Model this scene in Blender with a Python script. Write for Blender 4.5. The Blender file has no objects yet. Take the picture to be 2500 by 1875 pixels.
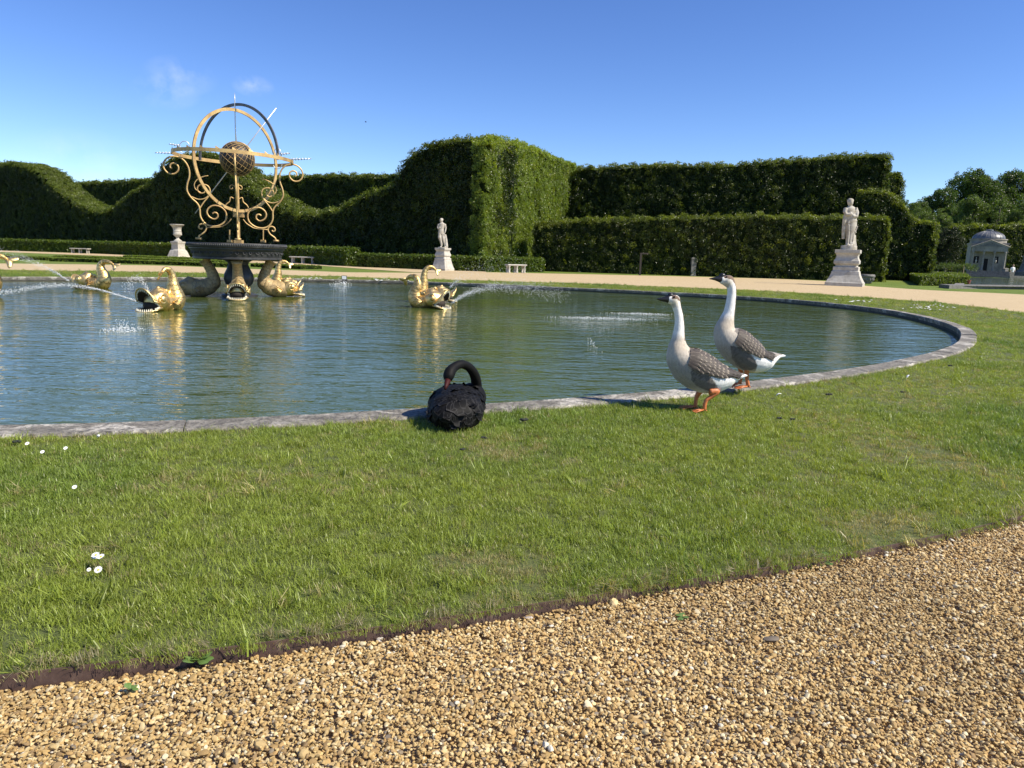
import bpy, math, random
import numpy as np
from mathutils import Vector, Matrix, Euler
from mathutils.bvhtree import BVHTree
random.seed(7); RNG = np.random.default_rng(11)
S = bpy.context.scene; COL = S.collection; rad = math.radians

# ------------------------------------------------------------------ camera, sky, sun, exposure
F, PITCH, ROLL, H = 1734.0, .1805, .028, 1.05          # focal length in pixels of the 2500 px wide photo, tilt, roll, eye height
cp, sp, cr, sr = math.cos(PITCH), math.sin(PITCH), math.cos(ROLL), math.sin(ROLL)
CR, CU, CF = Vector((cr, sr*sp, sr*cp)), Vector((-sr, cr*sp, cr*cp)), Vector((0, cp, -sp))
cam = bpy.data.objects.new('camera', bpy.data.cameras.new('camera')); COL.objects.link(cam); S.camera = cam
m = Matrix((CR, CU, -CF)).transposed().to_4x4(); m.translation = (0, 0, H); cam.matrix_world = m
cam.data.sensor_width = 36; cam.data.lens = 36*F/2500; cam.data.clip_end = 4000; cam.data.clip_start = .05
SUN_EL, SUN_AZ = rad(46), rad(111)                       # azimuth clockwise from +Y (straight ahead)
S.view_settings.view_transform = 'Standard'; S.view_settings.look = 'None'
S.view_settings.exposure = 0.6; S.view_settings.gamma = 1.0
W = bpy.data.worlds.new('World'); S.world = W; W.use_nodes = True
wn = W.node_tree; wn.nodes.clear()
wo = wn.nodes.new('ShaderNodeOutputWorld'); bg = wn.nodes.new('ShaderNodeBackground'); sky = wn.nodes.new('ShaderNodeTexSky')
sky.sky_type = 'NISHITA'; sky.sun_disc = False; sky.sun_elevation = SUN_EL; sky.sun_rotation = SUN_AZ
sky.air_density = 1.0; sky.dust_density = .0; sky.ozone_density = 4.0; sky.altitude = 1200
bg.inputs['Strength'].default_value = .10
wn.links.new(bg.outputs[0], wo.inputs[0])
def _w(t, **k):
    x = wn.nodes.new('ShaderNode'+t)
    for a, b in k.items(): setattr(x, a, b)
    return x
def _wm(op, a, b):
    x = _w('Math', operation=op)
    for i, v in enumerate((a, b)):
        if hasattr(v, 'links'): wn.links.new(v, x.inputs[i])
        else: x.inputs[i].default_value = v
    return x.outputs[0]
_tc = _w('TexCoord'); _nz = _w('TexNoise'); _nz.inputs['Scale'].default_value = 26; _nz.inputs['Detail'].default_value = 6; _nz.inputs['Roughness'].default_value = .6
wn.links.new(_tc.outputs['Generated'], _nz.inputs['Vector'])
_sum = None                                               # thin wisps of cloud, each round a direction of the sky
for d, r, k in (((-.404, .8932, .1976), .044, .22), ((-.4205, .8897, .178), .040, .22), ((-.3287, .9241, .1949), .026, .36), ((-.5074, .8568, .0921), .075, .15)):
    v = _w('VectorMath', operation='DISTANCE'); mp = _w('VectorMath', operation='MULTIPLY'); mp.inputs[1].default_value = (1, 1, 1.9)
    wn.links.new(_tc.outputs['Generated'], mp.inputs[0]); wn.links.new(mp.outputs[0], v.inputs[0]); v.inputs[1].default_value = (d[0], d[1], d[2]*1.9)
    f = _wm('MAXIMUM', _wm('SUBTRACT', 1.0, _wm('DIVIDE', v.outputs['Value'], r)), 0.0); f = _wm('MULTIPLY', f, k)
    _sum = f if _sum is None else _wm('ADD', _sum, f)
_fac = _wm('MULTIPLY', _sum, _wm('MULTIPLY', _wm('MAXIMUM', _wm('SUBTRACT', _nz.outputs['Fac'], .36), 0.0), 4.0))
_hs = _w('HueSaturation'); _hs.inputs['Saturation'].default_value = 1.13; _hs.inputs['Hue'].default_value = .512; _gm = _w('Gamma'); _gm.inputs[1].default_value = 1.1; wn.links.new(sky.outputs[0], _gm.inputs[0]); wn.links.new(_gm.outputs[0], _hs.inputs['Color'])
_mx = _w('Mix', data_type='RGBA'); wn.links.new(_fac, _mx.inputs[0]); wn.links.new(_hs.outputs[0], _mx.inputs[6]); _mx.inputs[7].default_value = (7.5, 7.8, 8.2, 1)
wn.links.new(_mx.outputs[2], bg.inputs['Color'])
sun = bpy.data.objects.new('sun', bpy.data.lights.new('sun', 'SUN')); COL.objects.link(sun)
sun.data.energy = 5.0; sun.data.angle = rad(.5); sun.data.color = (1, .915, .775)
sd = Vector((math.sin(SUN_AZ)*math.cos(SUN_EL), math.cos(SUN_AZ)*math.cos(SUN_EL), math.sin(SUN_EL)))
sun.rotation_euler = sd.to_track_quat('Z', 'Y').to_euler()
S.cycles.use_denoising = True
S.cycles.max_bounces = 8; S.cycles.transparent_max_bounces = 8

# ------------------------------------------------------------------ from a place in the photo to a point in the garden
def ray(px, py):
    return CF + CR*((px-1250)/F) - CU*((py-937.5)/F)
def gp(px, py, z=0.0):                                   # on the level z
    d = ray(px, py); t = (z-H)/d.z
    return Vector((d.x*t, d.y*t, z))
def at(px, py, Y):                                       # at distance Y ahead
    d = ray(px, py); t = Y/d.y
    return Vector((d.x*t, Y, H+d.z*t))
def onplane(px, py, A, B):                               # on the upright plane through ground points A, B: distance along, height
    d = ray(px, py); ux, uy = B[0]-A[0], B[1]-A[1]; L = math.hypot(ux, uy); ux /= L; uy /= L
    t = (A[0]*uy-A[1]*ux)/(d.x*uy-d.y*ux)
    return ((d.x*t-A[0])*ux+(d.y*t-A[1])*uy, H+d.z*t)

# ------------------------------------------------------------------ helpers
def vnoise(x, y, seed=0):                                # smooth value noise 0..1 on arrays
    x = np.asarray(x, float); y = np.asarray(y, float); xi = np.floor(x).astype(np.int64); yi = np.floor(y).astype(np.int64)
    fx = x-xi; fy = y-yi; fx = fx*fx*(3-2*fx); fy = fy*fy*(3-2*fy)
    def h(a, b):
        n = (a*374761393+b*668265263+seed*982451653) & 0x7fffffff
        n = ((n ^ (n >> 13))*1274126177) & 0x7fffffff
        return ((n ^ (n >> 16)) & 0xffff)/65535.0
    return (h(xi, yi)*(1-fx)+h(xi+1, yi)*fx)*(1-fy)+(h(xi, yi+1)*(1-fx)+h(xi+1, yi+1)*fx)*fy
def fbm(x, y, seed=0, o=3):
    r = 0; a = .5; n = 0
    for i in range(o):
        r = r+a*vnoise(np.asarray(x)*2**i, np.asarray(y)*2**i, seed+i); n += a; a *= .5
    return r/n
class MB:
    def __init__(s): s.v = []; s.f = []; s.m = []; s.c = None
    def add(s, vs, fs, mi=0):
        o = len(s.v); s.v.extend([tuple(v) for v in vs]); s.f.extend([tuple(i+o for i in f) for f in fs]); s.m.extend([mi]*len(fs)); return s
    def box(s, c, h, rot=0, mi=0, taper=1.0, base=None):
        cx, cy, cz = c; hx, hy, hz = h; cs, sn = math.cos(rot), math.sin(rot); vs = []
        for z, k in ((-1, 1.0), (1, taper)):
            for x, y in ((-1, -1), (1, -1), (1, 1), (-1, 1)):
                X, Y = x*hx*k, y*hy*k; vs.append((cx+X*cs-Y*sn, cy+X*sn+Y*cs, cz+z*hz))
        return s.add(vs, [(3, 2, 1, 0), (4, 5, 6, 7), (0, 1, 5, 4), (1, 2, 6, 5), (2, 3, 7, 6), (3, 0, 4, 7)], mi)
    def rings(s, rings, closed=True, cap=True, mi=0):
        n = len(rings[0]); vs = [v for r in rings for v in r]; fs = []
        for i in range(len(rings)-1):
            for j in range(n if closed else n-1):
                k = (j+1) % n; fs.append((i*n+j, i*n+k, (i+1)*n+k, (i+1)*n+j))
        if cap and closed:
            fs.append(tuple(range(n))[::-1]); fs.append(tuple((len(rings)-1)*n+j for j in range(n)))
        return s.add(vs, fs, mi)
    def lathe(s, prof, c=(0, 0, 0), n=32, mi=0, sides=None):
        n = sides or n; off = math.pi/n if sides else 0
        k = 1/math.cos(math.pi/n) if sides else 1
        return s.rings([[(c[0]+r*k*math.cos(2*math.pi*j/n+off), c[1]+r*k*math.sin(2*math.pi*j/n+off), c[2]+z) for j in range(n)] for r, z in prof], mi=mi)
    def square(s, prof, c=(0, 0, 0), rot=0, mi=0):          # square section stack (half width, z)
        R = []
        for r, z in prof:
            R.append([(c[0]+(x*math.cos(rot)-y*math.sin(rot))*r, c[1]+(x*math.sin(rot)+y*math.cos(rot))*r, c[2]+z) for x, y in ((-1, -1), (1, -1), (1, 1), (-1, 1))])
        return s.rings(R, mi=mi)
    def loft(s, path, rad_, n=12, up=None, cap=True, mi=0):  # rad_: r or (r_side, r_up) per point
        P = [Vector(p) for p in path]; R = []; side = None
        for i, p in enumerate(P):
            t = (P[min(i+1, len(P)-1)]-P[max(i-1, 0)])
            if t.length < 1e-9: t = Vector((0, 0, 1))
            t.normalize()
            if up is not None:
                sv = t.cross(Vector(up))
                if sv.length < 1e-6: sv = side or Vector((1, 0, 0))
            else:
                sv = (side-t*side.dot(t)) if side is not None else t.cross(Vector((0, 0, 1)) if abs(t.z) < .9 else Vector((0, 1, 0)))
            sv.normalize(); side = sv; uv = sv.cross(t).normalized()
            r = rad_[i] if hasattr(rad_, '__len__') else rad_
            a, b = (r if hasattr(r, '__len__') else (r, r))
            R.append([p+sv*(a*math.cos(2*math.pi*j/n))+uv*(b*math.sin(2*math.pi*j/n)) for j in range(n)])
        return s.rings(R, cap=cap, mi=mi)
    def ell(s, c, r, n=16, k=10, M=None, mi=0):
        R = []; M = M or Matrix.Identity(3); c = Vector(c)
        for i in range(k+1):
            a = math.pi*i/k-math.pi/2; q = max(math.cos(a), .02)
            R.append([c+M @ Vector((r[0]*q*math.cos(2*math.pi*j/n), r[1]*q*math.sin(2*math.pi*j/n), r[2]*math.sin(a))) for j in range(n)])
        return s.rings(R, mi=mi)
    def band(s, pts, wdir, w, th, nrm=None, mi=0, closed=False):   # flat strip: width w along wdir(i), thickness th along nrm(i)
        R = []
        for i, p in enumerate(pts):
            p = Vector(p); wd = Vector(wdir(i) if callable(wdir) else wdir); nn = Vector(nrm(i) if callable(nrm) else nrm)
            R.append([p-wd*w/2-nn*th/2, p+wd*w/2-nn*th/2, p+wd*w/2+nn*th/2, p-wd*w/2+nn*th/2])
        if closed: R.append(R[0])
        return s.rings(R, cap=not closed, mi=mi)
    def mesh(s, name):
        me = bpy.data.meshes.new(name); me.from_pydata([tuple(v) for v in s.v], [], s.f)
        if any(s.m): me.polygons.foreach_set('material_index', s.m)
        me.update(); return me
def link(name, me, mats, parent=None, smooth=False, loc=None):
    o = bpy.data.objects.new(name, me); COL.objects.link(o)
    for x in (mats if isinstance(mats, (list, tuple)) else [mats]): me.materials.append(x)
    if smooth: me.polygons.foreach_set('use_smooth', [True]*len(me.polygons))
    if parent is not None: o.parent = parent
    if loc is not None: o.location = loc
    return o
def obj(name, mb, mats, parent=None, smooth=False, loc=None): return link(name, mb.mesh(name), mats, parent, smooth, loc)
def tag(o, label, cat, group=None, kind=None):
    o['label'] = label; o['category'] = cat
    if group: o['group'] = group
    if kind: o['kind'] = kind
    return o
def empty(name, loc=(0, 0, 0), rz=0, label=None, cat=None, group=None):
    o = bpy.data.objects.new(name, None); COL.objects.link(o); o.location = loc; o.rotation_euler = (0, 0, rz); o.empty_display_size = .2
    if label: tag(o, label, cat, group)
    return o
def struct(o): o['kind'] = 'structure'; return o
def autosmooth(o, ang=35):
    o.data.polygons.foreach_set('use_smooth', [True]*len(o.data.polygons)); o.data.set_sharp_from_angle(angle=rad(ang)); return o
def catmull(pts, n=8):
    P = [np.array(p, float) for p in pts]; P = [2*P[0]-P[1]]+P+[2*P[-1]-P[-2]]; out = []
    for i in range(1, len(P)-2):
        for k in range(n):
            t = k/n; a, b, c, d = P[i-1:i+3]
            out.append(.5*((2*b)+(-a+c)*t+(2*a-5*b+4*c-d)*t*t+(-a+3*b-3*c+d)*t**3))
    out.append(P[-2]); return out
def evaluated(o, keep_mats=True):                        # apply the modifiers of o without operators
    dg = bpy.context.evaluated_depsgraph_get(); dg.update(); me = bpy.data.meshes.new_from_object(o.evaluated_get(dg), depsgraph=dg)
    o.modifiers.clear(); o.data = me; return o
def fuse(o, voxel, smooth=6, fac=.5):                    # one continuous skin
    r = o.modifiers.new('r', 'REMESH'); r.mode = 'VOXEL'; r.voxel_size = voxel; r.use_smooth_shade = True
    if smooth: q = o.modifiers.new('s', 'SMOOTH'); q.iterations = smooth; q.factor = fac
    return evaluated(o)
def vcol(o, fn, name='Col'):                              # colour by place: fn(xyz array) -> rgb array
    me = o.data; n = len(me.vertices); co = np.zeros(n*3); me.vertices.foreach_get('co', co)
    rgb = fn(co.reshape(-1, 3)); a = me.attributes.get(name) or me.attributes.new(name, 'FLOAT_COLOR', 'POINT')
    a.data.foreach_set('color', np.c_[np.clip(rgb, 0, 1), np.ones(n)].ravel().astype(np.float32))

# ------------------------------------------------------------------ materials
class NT:
    def __init__(s, name):
        s.mat = bpy.data.materials.new(name); s.mat.use_nodes = True; s.t = s.mat.node_tree; s.n = s.t.nodes; s.L = s.t.links
        s.b = s.n['Principled BSDF']; s.out = s.n['Material Output']
    def new(s, t, **k):
        x = s.n.new('ShaderNode'+t)
        for a, b in k.items(): setattr(x, a, b)
        return x
    def lk(s, a, b): s.L.new(a, b)
    def tc(s, o='Object'):
        if not hasattr(s, '_tc'): s._tc = s.new('TexCoord')
        return s._tc.outputs[o]
    def mapped(s, scale, src=None):
        mp = s.new('Mapping'); mp.inputs['Scale'].default_value = scale if hasattr(scale, '__len__') else (scale,)*3
        s.lk(src or s.tc(), mp.inputs[0]); return mp.outputs[0]
    def noise(s, scale, detail=4, rough=.55, src=None, dist=0):
        x = s.new('TexNoise'); x.inputs['Scale'].default_value = scale; x.inputs['Detail'].default_value = detail; x.inputs['Roughness'].default_value = rough
        x.inputs['Distortion'].default_value = dist; s.lk(src or s.tc(), x.inputs['Vector']); return x.outputs['Fac']
    def voro(s, scale, src=None, out='Distance', feature='F1'):
        x = s.new('TexVoronoi', feature=feature); x.inputs['Scale'].default_value = scale; s.lk(src or s.tc(), x.inputs['Vector']); return x.outputs[out]
    def ramp(s, fac, stops):
        x = s.new('ValToRGB'); e = x.color_ramp.elements
        while len(e) < len(stops): e.new(.5)
        for i, (p, c) in enumerate(stops): e[i].position = p; e[i].color = (*c, 1) if hasattr(c, '__len__') else (c, c, c, 1)
        s.lk(fac, x.inputs[0]); return x.outputs[0]
    def mix(s, a, b, fac, mode='MIX'):
        x = s.new('Mix', data_type='RGBA', blend_type=mode)
        for v, i in ((fac, 0), (a, 6), (b, 7)):
            if hasattr(v, 'is_linked') or hasattr(v, 'links'): s.lk(v, x.inputs[i])
            elif i == 0: x.inputs[0].default_value = v
            else: x.inputs[i].default_value = (*v, 1)
        return x.outputs[2]
    def math(s, op, a, b=0.0):
        x = s.new('Math', operation=op)
        for i, v in enumerate((a, b)):
            if hasattr(v, 'links'): s.lk(v, x.inputs[i])
            else: x.inputs[i].default_value = v
        return x.outputs[0]
    def attr(s, name, kind='GEOMETRY', out='Color'):
        x = s.new('Attribute', attribute_type=kind); x.attribute_name = name; return x.outputs[out]
    def col(s, c):
        if hasattr(c, 'links'): s.lk(c, s.b.inputs['Base Color'])
        else: s.b.inputs['Base Color'].default_value = (*c, 1)
    def set(s, **k):
        for a, v in k.items():
            i = s.b.inputs[a.replace('_', ' ')]
            if hasattr(v, 'links'): s.lk(v, i)
            else: i.default_value = v
    def bump(s, h, strength=.3, dist=.01):
        x = s.new('Bump'); x.inputs['Strength'].default_value = strength; x.inputs['Distance'].default_value = dist
        s.lk(h, x.inputs['Height']); s.lk(x.outputs[0], s.b.inputs['Normal'])
    def leaf(s, c, trans=.35, tcol=None):                   # thin two sided leaf: reflects and lets light through
        s.col(c); tr = s.new('BsdfTranslucent'); mx = s.new('MixShader'); mx.inputs[0].default_value = trans
        if tcol is not None: s.lk(tcol, tr.inputs[0]) if hasattr(tcol, 'links') else setattr(tr.inputs[0], 'default_value', (*tcol, 1))
        elif hasattr(c, 'links'): s.lk(c, tr.inputs[0])
        else: tr.inputs[0].default_value = (*c, 1)
        s.lk(s.b.outputs[0], mx.inputs[1]); s.lk(tr.outputs[0], mx.inputs[2]); s.lk(mx.outputs[0], s.out.inputs[0])

def mat_stone(name, c1, c2, dark, scale=6, rough=.85, stain=.5):
    t = NT(name); n1 = t.noise(scale, 6, .6); n2 = t.noise(scale*5, 4, .6); n3 = t.noise(scale*.35, 5, .65, dist=.6)
    c = t.mix(c1, c2, t.ramp(n1, [(.35, 0), (.65, 1)])); c = t.mix(c, dark, t.math('MULTIPLY', t.ramp(n3, [(.5, 0), (.68, 1)]), stain))
    t.col(c); t.set(Roughness=rough); t.bump(t.math('ADD', n2, n1), .35, .01); return t.mat
M = {}
M['stone'] = mat_stone('pale_stone', (.50, .475, .415), (.38, .355, .30), (.17, .16, .13), 5)
M['stone2'] = mat_stone('statue_stone', (.50, .47, .41), (.36, .33, .27), (.22, .17, .09), 7, stain=.6)
M['old_stone'] = mat_stone('old_grey_stone', (.22, .21, .19), (.12, .115, .10), (.05, .05, .045), 9)
M['slab'] = mat_stone('dark_slab', (.050, .050, .049), (.026, .026, .026), (.13, .13, .12), 8, rough=.5, stain=.35)
t = NT('coping_stone'); n1 = t.noise(9, 8, .7); n2 = t.noise(38, 6, .65); n3 = t.noise(2.3, 6, .7, dist=.8); n4 = t.voro(6.5, t.mapped((1, 1, 1)), 'Distance')
c = t.mix((.27, .25, .21), (.12, .11, .09), t.ramp(n1, [(.38, 0), (.62, 1)])); c = t.mix(c, (.48, .45, .39), t.ramp(n3, [(.52, 0), (.60, 1)])); c = t.mix(c, (.055, .05, .045), t.ramp(n2, [(.50, 0), (.64, .85)]))
t.col(c); t.set(Roughness=.9); t.bump(t.math('ADD', n2, n1), .8, .02); M['coping'] = t.mat
# grass sheet (under the modelled blades, and the far lawns)
t = NT('lawn_grass'); n1 = t.noise(.9, 6, .6); n2 = t.noise(14, 5, .7); n3 = t.noise(.25, 4, .6); n4 = t.noise(60, 3, .7)
c = t.mix((.10, .155, .024), (.16, .205, .034), t.ramp(n1, [(.35, 0), (.68, 1)])); c = t.mix(c, (.20, .205, .06), t.ramp(n3, [(.55, 0), (.75, .7)])); c = t.mix(c, (.055, .095, .016), t.ramp(n2, [(.5, 0), (.72, .7)]))
t.col(c); t.set(Roughness=.9); t.b.inputs['Specular IOR Level'].default_value = .2; t.bump(t.math('ADD', n4, n2), .6, .03); M['lawn'] = t.mat
t = NT('lawn_soil'); n1 = t.noise(7, 5, .7); n2 = t.noise(.8, 4, .6); c = t.mix((.085, .115, .022), (.135, .15, .042), t.ramp(n1, [(.4, 0), (.7, 1)])); c = t.mix(c, (.13, .11, .055), t.ramp(n2, [(.56, 0), (.72, .8)])); c = t.mix(c, (.03, .035, .012), t.ramp(t.noise(150, 3, .7), [(.42, 0), (.6, .85)]))
t.col(c); t.set(Roughness=.95); M['soil'] = t.mat
t = NT('gravel_bed'); n1 = t.noise(1.1, 5, .6); v1 = t.voro(60, out='Color'); v2 = t.voro(60); n2 = t.noise(260, 2, .5)
c = t.mix((.46, .35, .20), (.37, .275, .145), t.ramp(n1, [(.35, 0), (.7, 1)])); c = t.mix(c, t.ramp(t.mix(v1, (.5, .5, .5), .0), [(.1, (.28, .20, .10)), (.5, (.50, .38, .20)), (.9, (.64, .52, .31))]), .6)
t.col(c); t.set(Roughness=.9); t.bump(v2, -.8, .02); M['gravel'] = t.mat
# water: murky green, small wind ripples
t = NT('pond_water'); geo = t.tc()
w1 = t.noise(2.2, 4, .55, t.mapped((.55, 1.5, 1))); w2 = t.noise(7.5, 3, .55, t.mapped((.6, 1.35, 1)), .5); w3 = t.noise(.5, 2, .5)
hgt = t.math('ADD', t.math('MULTIPLY', w1, 1.0), t.math('MULTIPLY', w2, .34))
hgt = t.math('MULTIPLY', hgt, t.ramp(w3, [(.3, .55), (.7, 1.1)]))
t.col(t.mix((.048, .078, .020), (.078, .100, .018), t.noise(.22, 3, .5))); t.set(Roughness=.035, IOR=1.333); t.bump(hgt, .6, .05); M['water'] = t.mat
t = NT('pool_wall'); t.col(t.ramp(t.noise(5, 5, .6), [(.3, (.035, .035, .03)), (.7, (.09, .085, .07))])); t.set(Roughness=.8); M['poolwall'] = t.mat
# ------------------------------------------------------------------ ground, paths, lawns, pool
ZG, ZL, ZC, ZW = -.05, 0.0, .022, -.10                   # gravel, lawn, coping, water levels
CEN = gp(585, 724, ZW); CX, CY = CEN.x, CEN.y
def polar(pts, close=True):                               # radius as a smooth function of the angle about the fountain
    a = np.array([math.atan2(p.y-CY, p.x-CX) for p in pts]); r = np.array([math.hypot(p.x-CX, p.y-CY) for p in pts])
    o = np.argsort(a); a, r = a[o], r[o]
    A = np.concatenate([a-2*math.pi, a, a+2*math.pi]); R = np.concatenate([r, r, r])
    g = np.linspace(-math.pi, math.pi, 721); v = np.interp(g, A, R)
    k = np.hanning(13); k /= k.sum(); v2 = np.convolve(np.concatenate([v[-13:-1], v, v[1:13]]), k, 'same')[12:-12]
    return lambda th: float(np.interp((th+math.pi) % (2*math.pi)-math.pi, g, v2))
POOL = [(0,1037.7),(100,1034.6),(316,1029),(506,1022),(700,1012),(1000,996),(1300,976.3),(1530,960),(1680,946.5),(1900,922),(2100,893.6),(2225.5,870.5),(2323,843.4),(2343.4,819),(2334,800),(2307,787.8),(2252.6,772.9),(2171,756.6),(2062.7,743),(1954,733.6),(1900,728.5),(1652,714),(1490,706),(1300,698),(916,684),(713,679.8),(400,677),(200,676.5),(0,676)]
r_pool = polar([gp(x, y, ZC) for x, y in POOL])
EDGE = [(-60,1650),(41,1639),(366,1600.7),(570,1578),(900,1530),(1262,1478.5),(1551,1431.5),(1700,1405),(2062,1352),(2315,1301),(2500,1258),(2600,1234)]
FARG = [(0,659.4),(400,664.5),(622,670),(848,676),(950,679.5),(1185,685.5),(1300,688.8),(1571,698.3),(1900,711.5),(2171,729.5),(2300,740),(2500,762.6)]
r_lawn = polar([gp(x, y, ZL) for x, y in EDGE+FARG])
OUTG = [(0,643),(400,648.5),(616,656.7),(736,660.6),(849,665),(1007,666),(1183,664.5),(1325,667.4),(1560,672.5),(1900,680.7),(2020,686),(2105,697.5),(2252,707.8),(2500,718.7)]
og = [gp(x, y, ZG) for x, y in OUTG]+[Vector((CX+21*math.cos(a), CY+21*math.sin(a), 0)) for a in np.linspace(-math.pi*.85, -.5, 14)]
r_grav = polar(og)
TH = np.linspace(-math.pi, math.pi, 361)[:-1]
def ringsheet(name, r0, r1, z, mat, n=1, zf=None):
    R = []
    for k in range(n+1):
        R.append([])
        for th in TH:
            r = r0(th)+(r1(th)-r0(th))*k/n; R[-1].append((CX+r*math.cos(th), CY+r*math.sin(th), z if zf is None else zf(k/n, th)))
    mb = MB(); mb.rings(R, cap=False); o = obj(name, mb, mat)
    if o.data.polygons[0].normal.z < 0: o.data.flip_normals()
    return struct(o)
ringsheet('ground', lambda th: r_pool(th)+.15, lambda th: 1500, -.062, M['lawn'])
ringsheet('gravel_path', lambda th: r_pool(th)+.14, r_grav, ZG, M['gravel'])
ringsheet('lawn', lambda th: r_pool(th)+.16, r_lawn, ZL-.006, M['soil'], 3)
# second walk, in front of the far hedge
W2N = [(-420,597),(0,615),(400,630.5),(622,642),(781,648.5),(894,657),(1010,664.5)]
W2F = [(-420,593.5),(0,611.5),(320,622.3),(437,628),(700,639),(848,649.5),(1010,657),(1183,662)]
a = [gp(x, y, ZG+.004) for x, y in W2N+[(1190,665.5)]]; b = [gp(x, y, ZG+.004) for x, y in W2F]
mb = MB(); mb.add(a+b[::-1], [tuple(range(len(a)+len(b)))]); o = struct(obj('gravel_path', mb, M['gravel']))
if o.data.polygons[0].normal.z < 0: o.data.flip_normals()
# water sheet and the wall under it
mb = MB(); ctr = (CX, CY, ZW); V = [(CX+(r_pool(th)+.03)*math.cos(th), CY+(r_pool(th)+.03)*math.sin(th), ZW) for th in TH]
mb.add(V, [tuple(range(len(V)))]); o = struct(obj('water', mb, M['water']))
# coping in separate stones
CP = empty('pool_coping', (0, 0, 0), 0, 'weathered grey stone coping ring around the round pool', 'coping'); th = -math.pi
while th < math.pi-1e-6:
    step = min((1.25+.3*random.random())/r_pool(th), math.pi-th); dz = random.uniform(-.006, .006); do = random.uniform(-.012, .012); g = .003/r_pool(th); R = []; mb = MB()
    for q in np.linspace(th+g, th+step-g, 5):
        r = r_pool(q); c_, s_ = math.cos(q), math.sin(q); w_ = .006*(vnoise(q*90, 1, 2)-.5)
        R.append([(CX+(r+e)*c_, CY+(r+e)*s_, z) for e, z in ((.015, -.06), (w_, ZC+dz-.02), (.012+w_, ZC+dz), (  .205+do+w_, ZC+dz-.004), (.217+do+w_, ZC+dz-.02), (.217+do, -.06))])
    mb.rings(R); autosmooth(obj('coping_stone', mb, M['coping'], CP), 30); th += step
mb = MB(); mb.rings([[(CX+(r_pool(q)+e)*math.cos(q), CY+(r_pool(q)+e)*math.sin(q), z) for q in TH] for e, z in ((.02, -.5), (.02, -.058), (.25, -.058))], cap=False)
tag(obj('pool_wall', mb, M['poolwall']), 'dark wet wall under the pool coping at the waterline', 'wall')
# ------------------------------------------------------------------ scattering (geometry nodes: one instance per stored point)
def hidden_coll(name, obs):
    c = bpy.data.collections.new(name)
    for o in obs: c.objects.link(o)
    return c
def loose(name, mb, mats, smooth=False):
    me = mb.mesh(name)
    for x in (mats if isinstance(mats, (list, tuple)) else [mats]): me.materials.append(x)
    if smooth: me.polygons.foreach_set('use_smooth', [True]*len(me.polygons))
    return bpy.data.objects.new(name, me)
def scatter(name, P, rot, scl, coll, tint, parent=None, real=True):
    P = np.asarray(P, float); n = len(P); me = bpy.data.meshes.new(name); me.vertices.add(n); me.vertices.foreach_set('co', P.ravel())
    k = len(coll.objects)
    for nm, ty, key, val in (('rot', 'FLOAT_VECTOR', 'vector', rot), ('scl', 'FLOAT_VECTOR', 'vector', scl), ('tint', 'FLOAT_COLOR', 'color', tint)):
        val = np.asarray(val, float)
        if nm == 'scl' and val.ndim == 1: val = np.repeat(val[:, None], 3, 1)
        if nm == 'tint' and val.shape[1] == 3: val = np.c_[val, np.ones(n)]
        me.attributes.new(nm, ty, 'POINT').data.foreach_set(key, val.astype(np.float32).ravel())
    me.attributes.new('idx', 'INT', 'POINT').data.foreach_set('value', RNG.integers(0, k, n).astype(np.int32))
    o = bpy.data.objects.new(name, me); COL.objects.link(o)
    if parent is not None: o.parent = parent
    g = bpy.data.node_groups.new(name, 'GeometryNodeTree')
    g.interface.new_socket('Geometry', in_out='INPUT', socket_type='NodeSocketGeometry'); g.interface.new_socket('Geometry', in_out='OUTPUT', socket_type='NodeSocketGeometry')
    N = g.nodes; gi = N.new('NodeGroupInput'); go = N.new('NodeGroupOutput'); ip = N.new('GeometryNodeInstanceOnPoints'); ci = N.new('GeometryNodeCollectionInfo')
    ci.inputs[0].default_value = coll; ci.inputs['Separate Children'].default_value = True; ci.inputs['Reset Children'].default_value = True
    ip.inputs['Pick Instance'].default_value = True
    def na(nm, ty):
        x = N.new('GeometryNodeInputNamedAttribute'); x.data_type = ty; x.inputs[0].default_value = nm; return [q for q in x.outputs if q.enabled and q.name == 'Attribute'][0]
    e = N.new('FunctionNodeEulerToRotation'); g.links.new(na('rot', 'FLOAT_VECTOR'), e.inputs[0])
    g.links.new(gi.outputs[0], ip.inputs['Points']); g.links.new(ci.outputs[0], ip.inputs['Instance']); g.links.new(na('idx', 'INT'), ip.inputs['Instance Index'])
    g.links.new(e.outputs[0], ip.inputs['Rotation']); g.links.new(na('scl', 'FLOAT_VECTOR'), ip.inputs['Scale']); rz_ = N.new('GeometryNodeRealizeInstances') if real else None
    if real: g.links.new(ip.outputs[0], rz_.inputs[0]); g.links.new(rz_.outputs[0], go.inputs[0])
    else: g.links.new(ip.outputs[0], go.inputs[0])
    md = o.modifiers.new('scatter', 'NODES'); md.node_group = g
    return o
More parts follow.
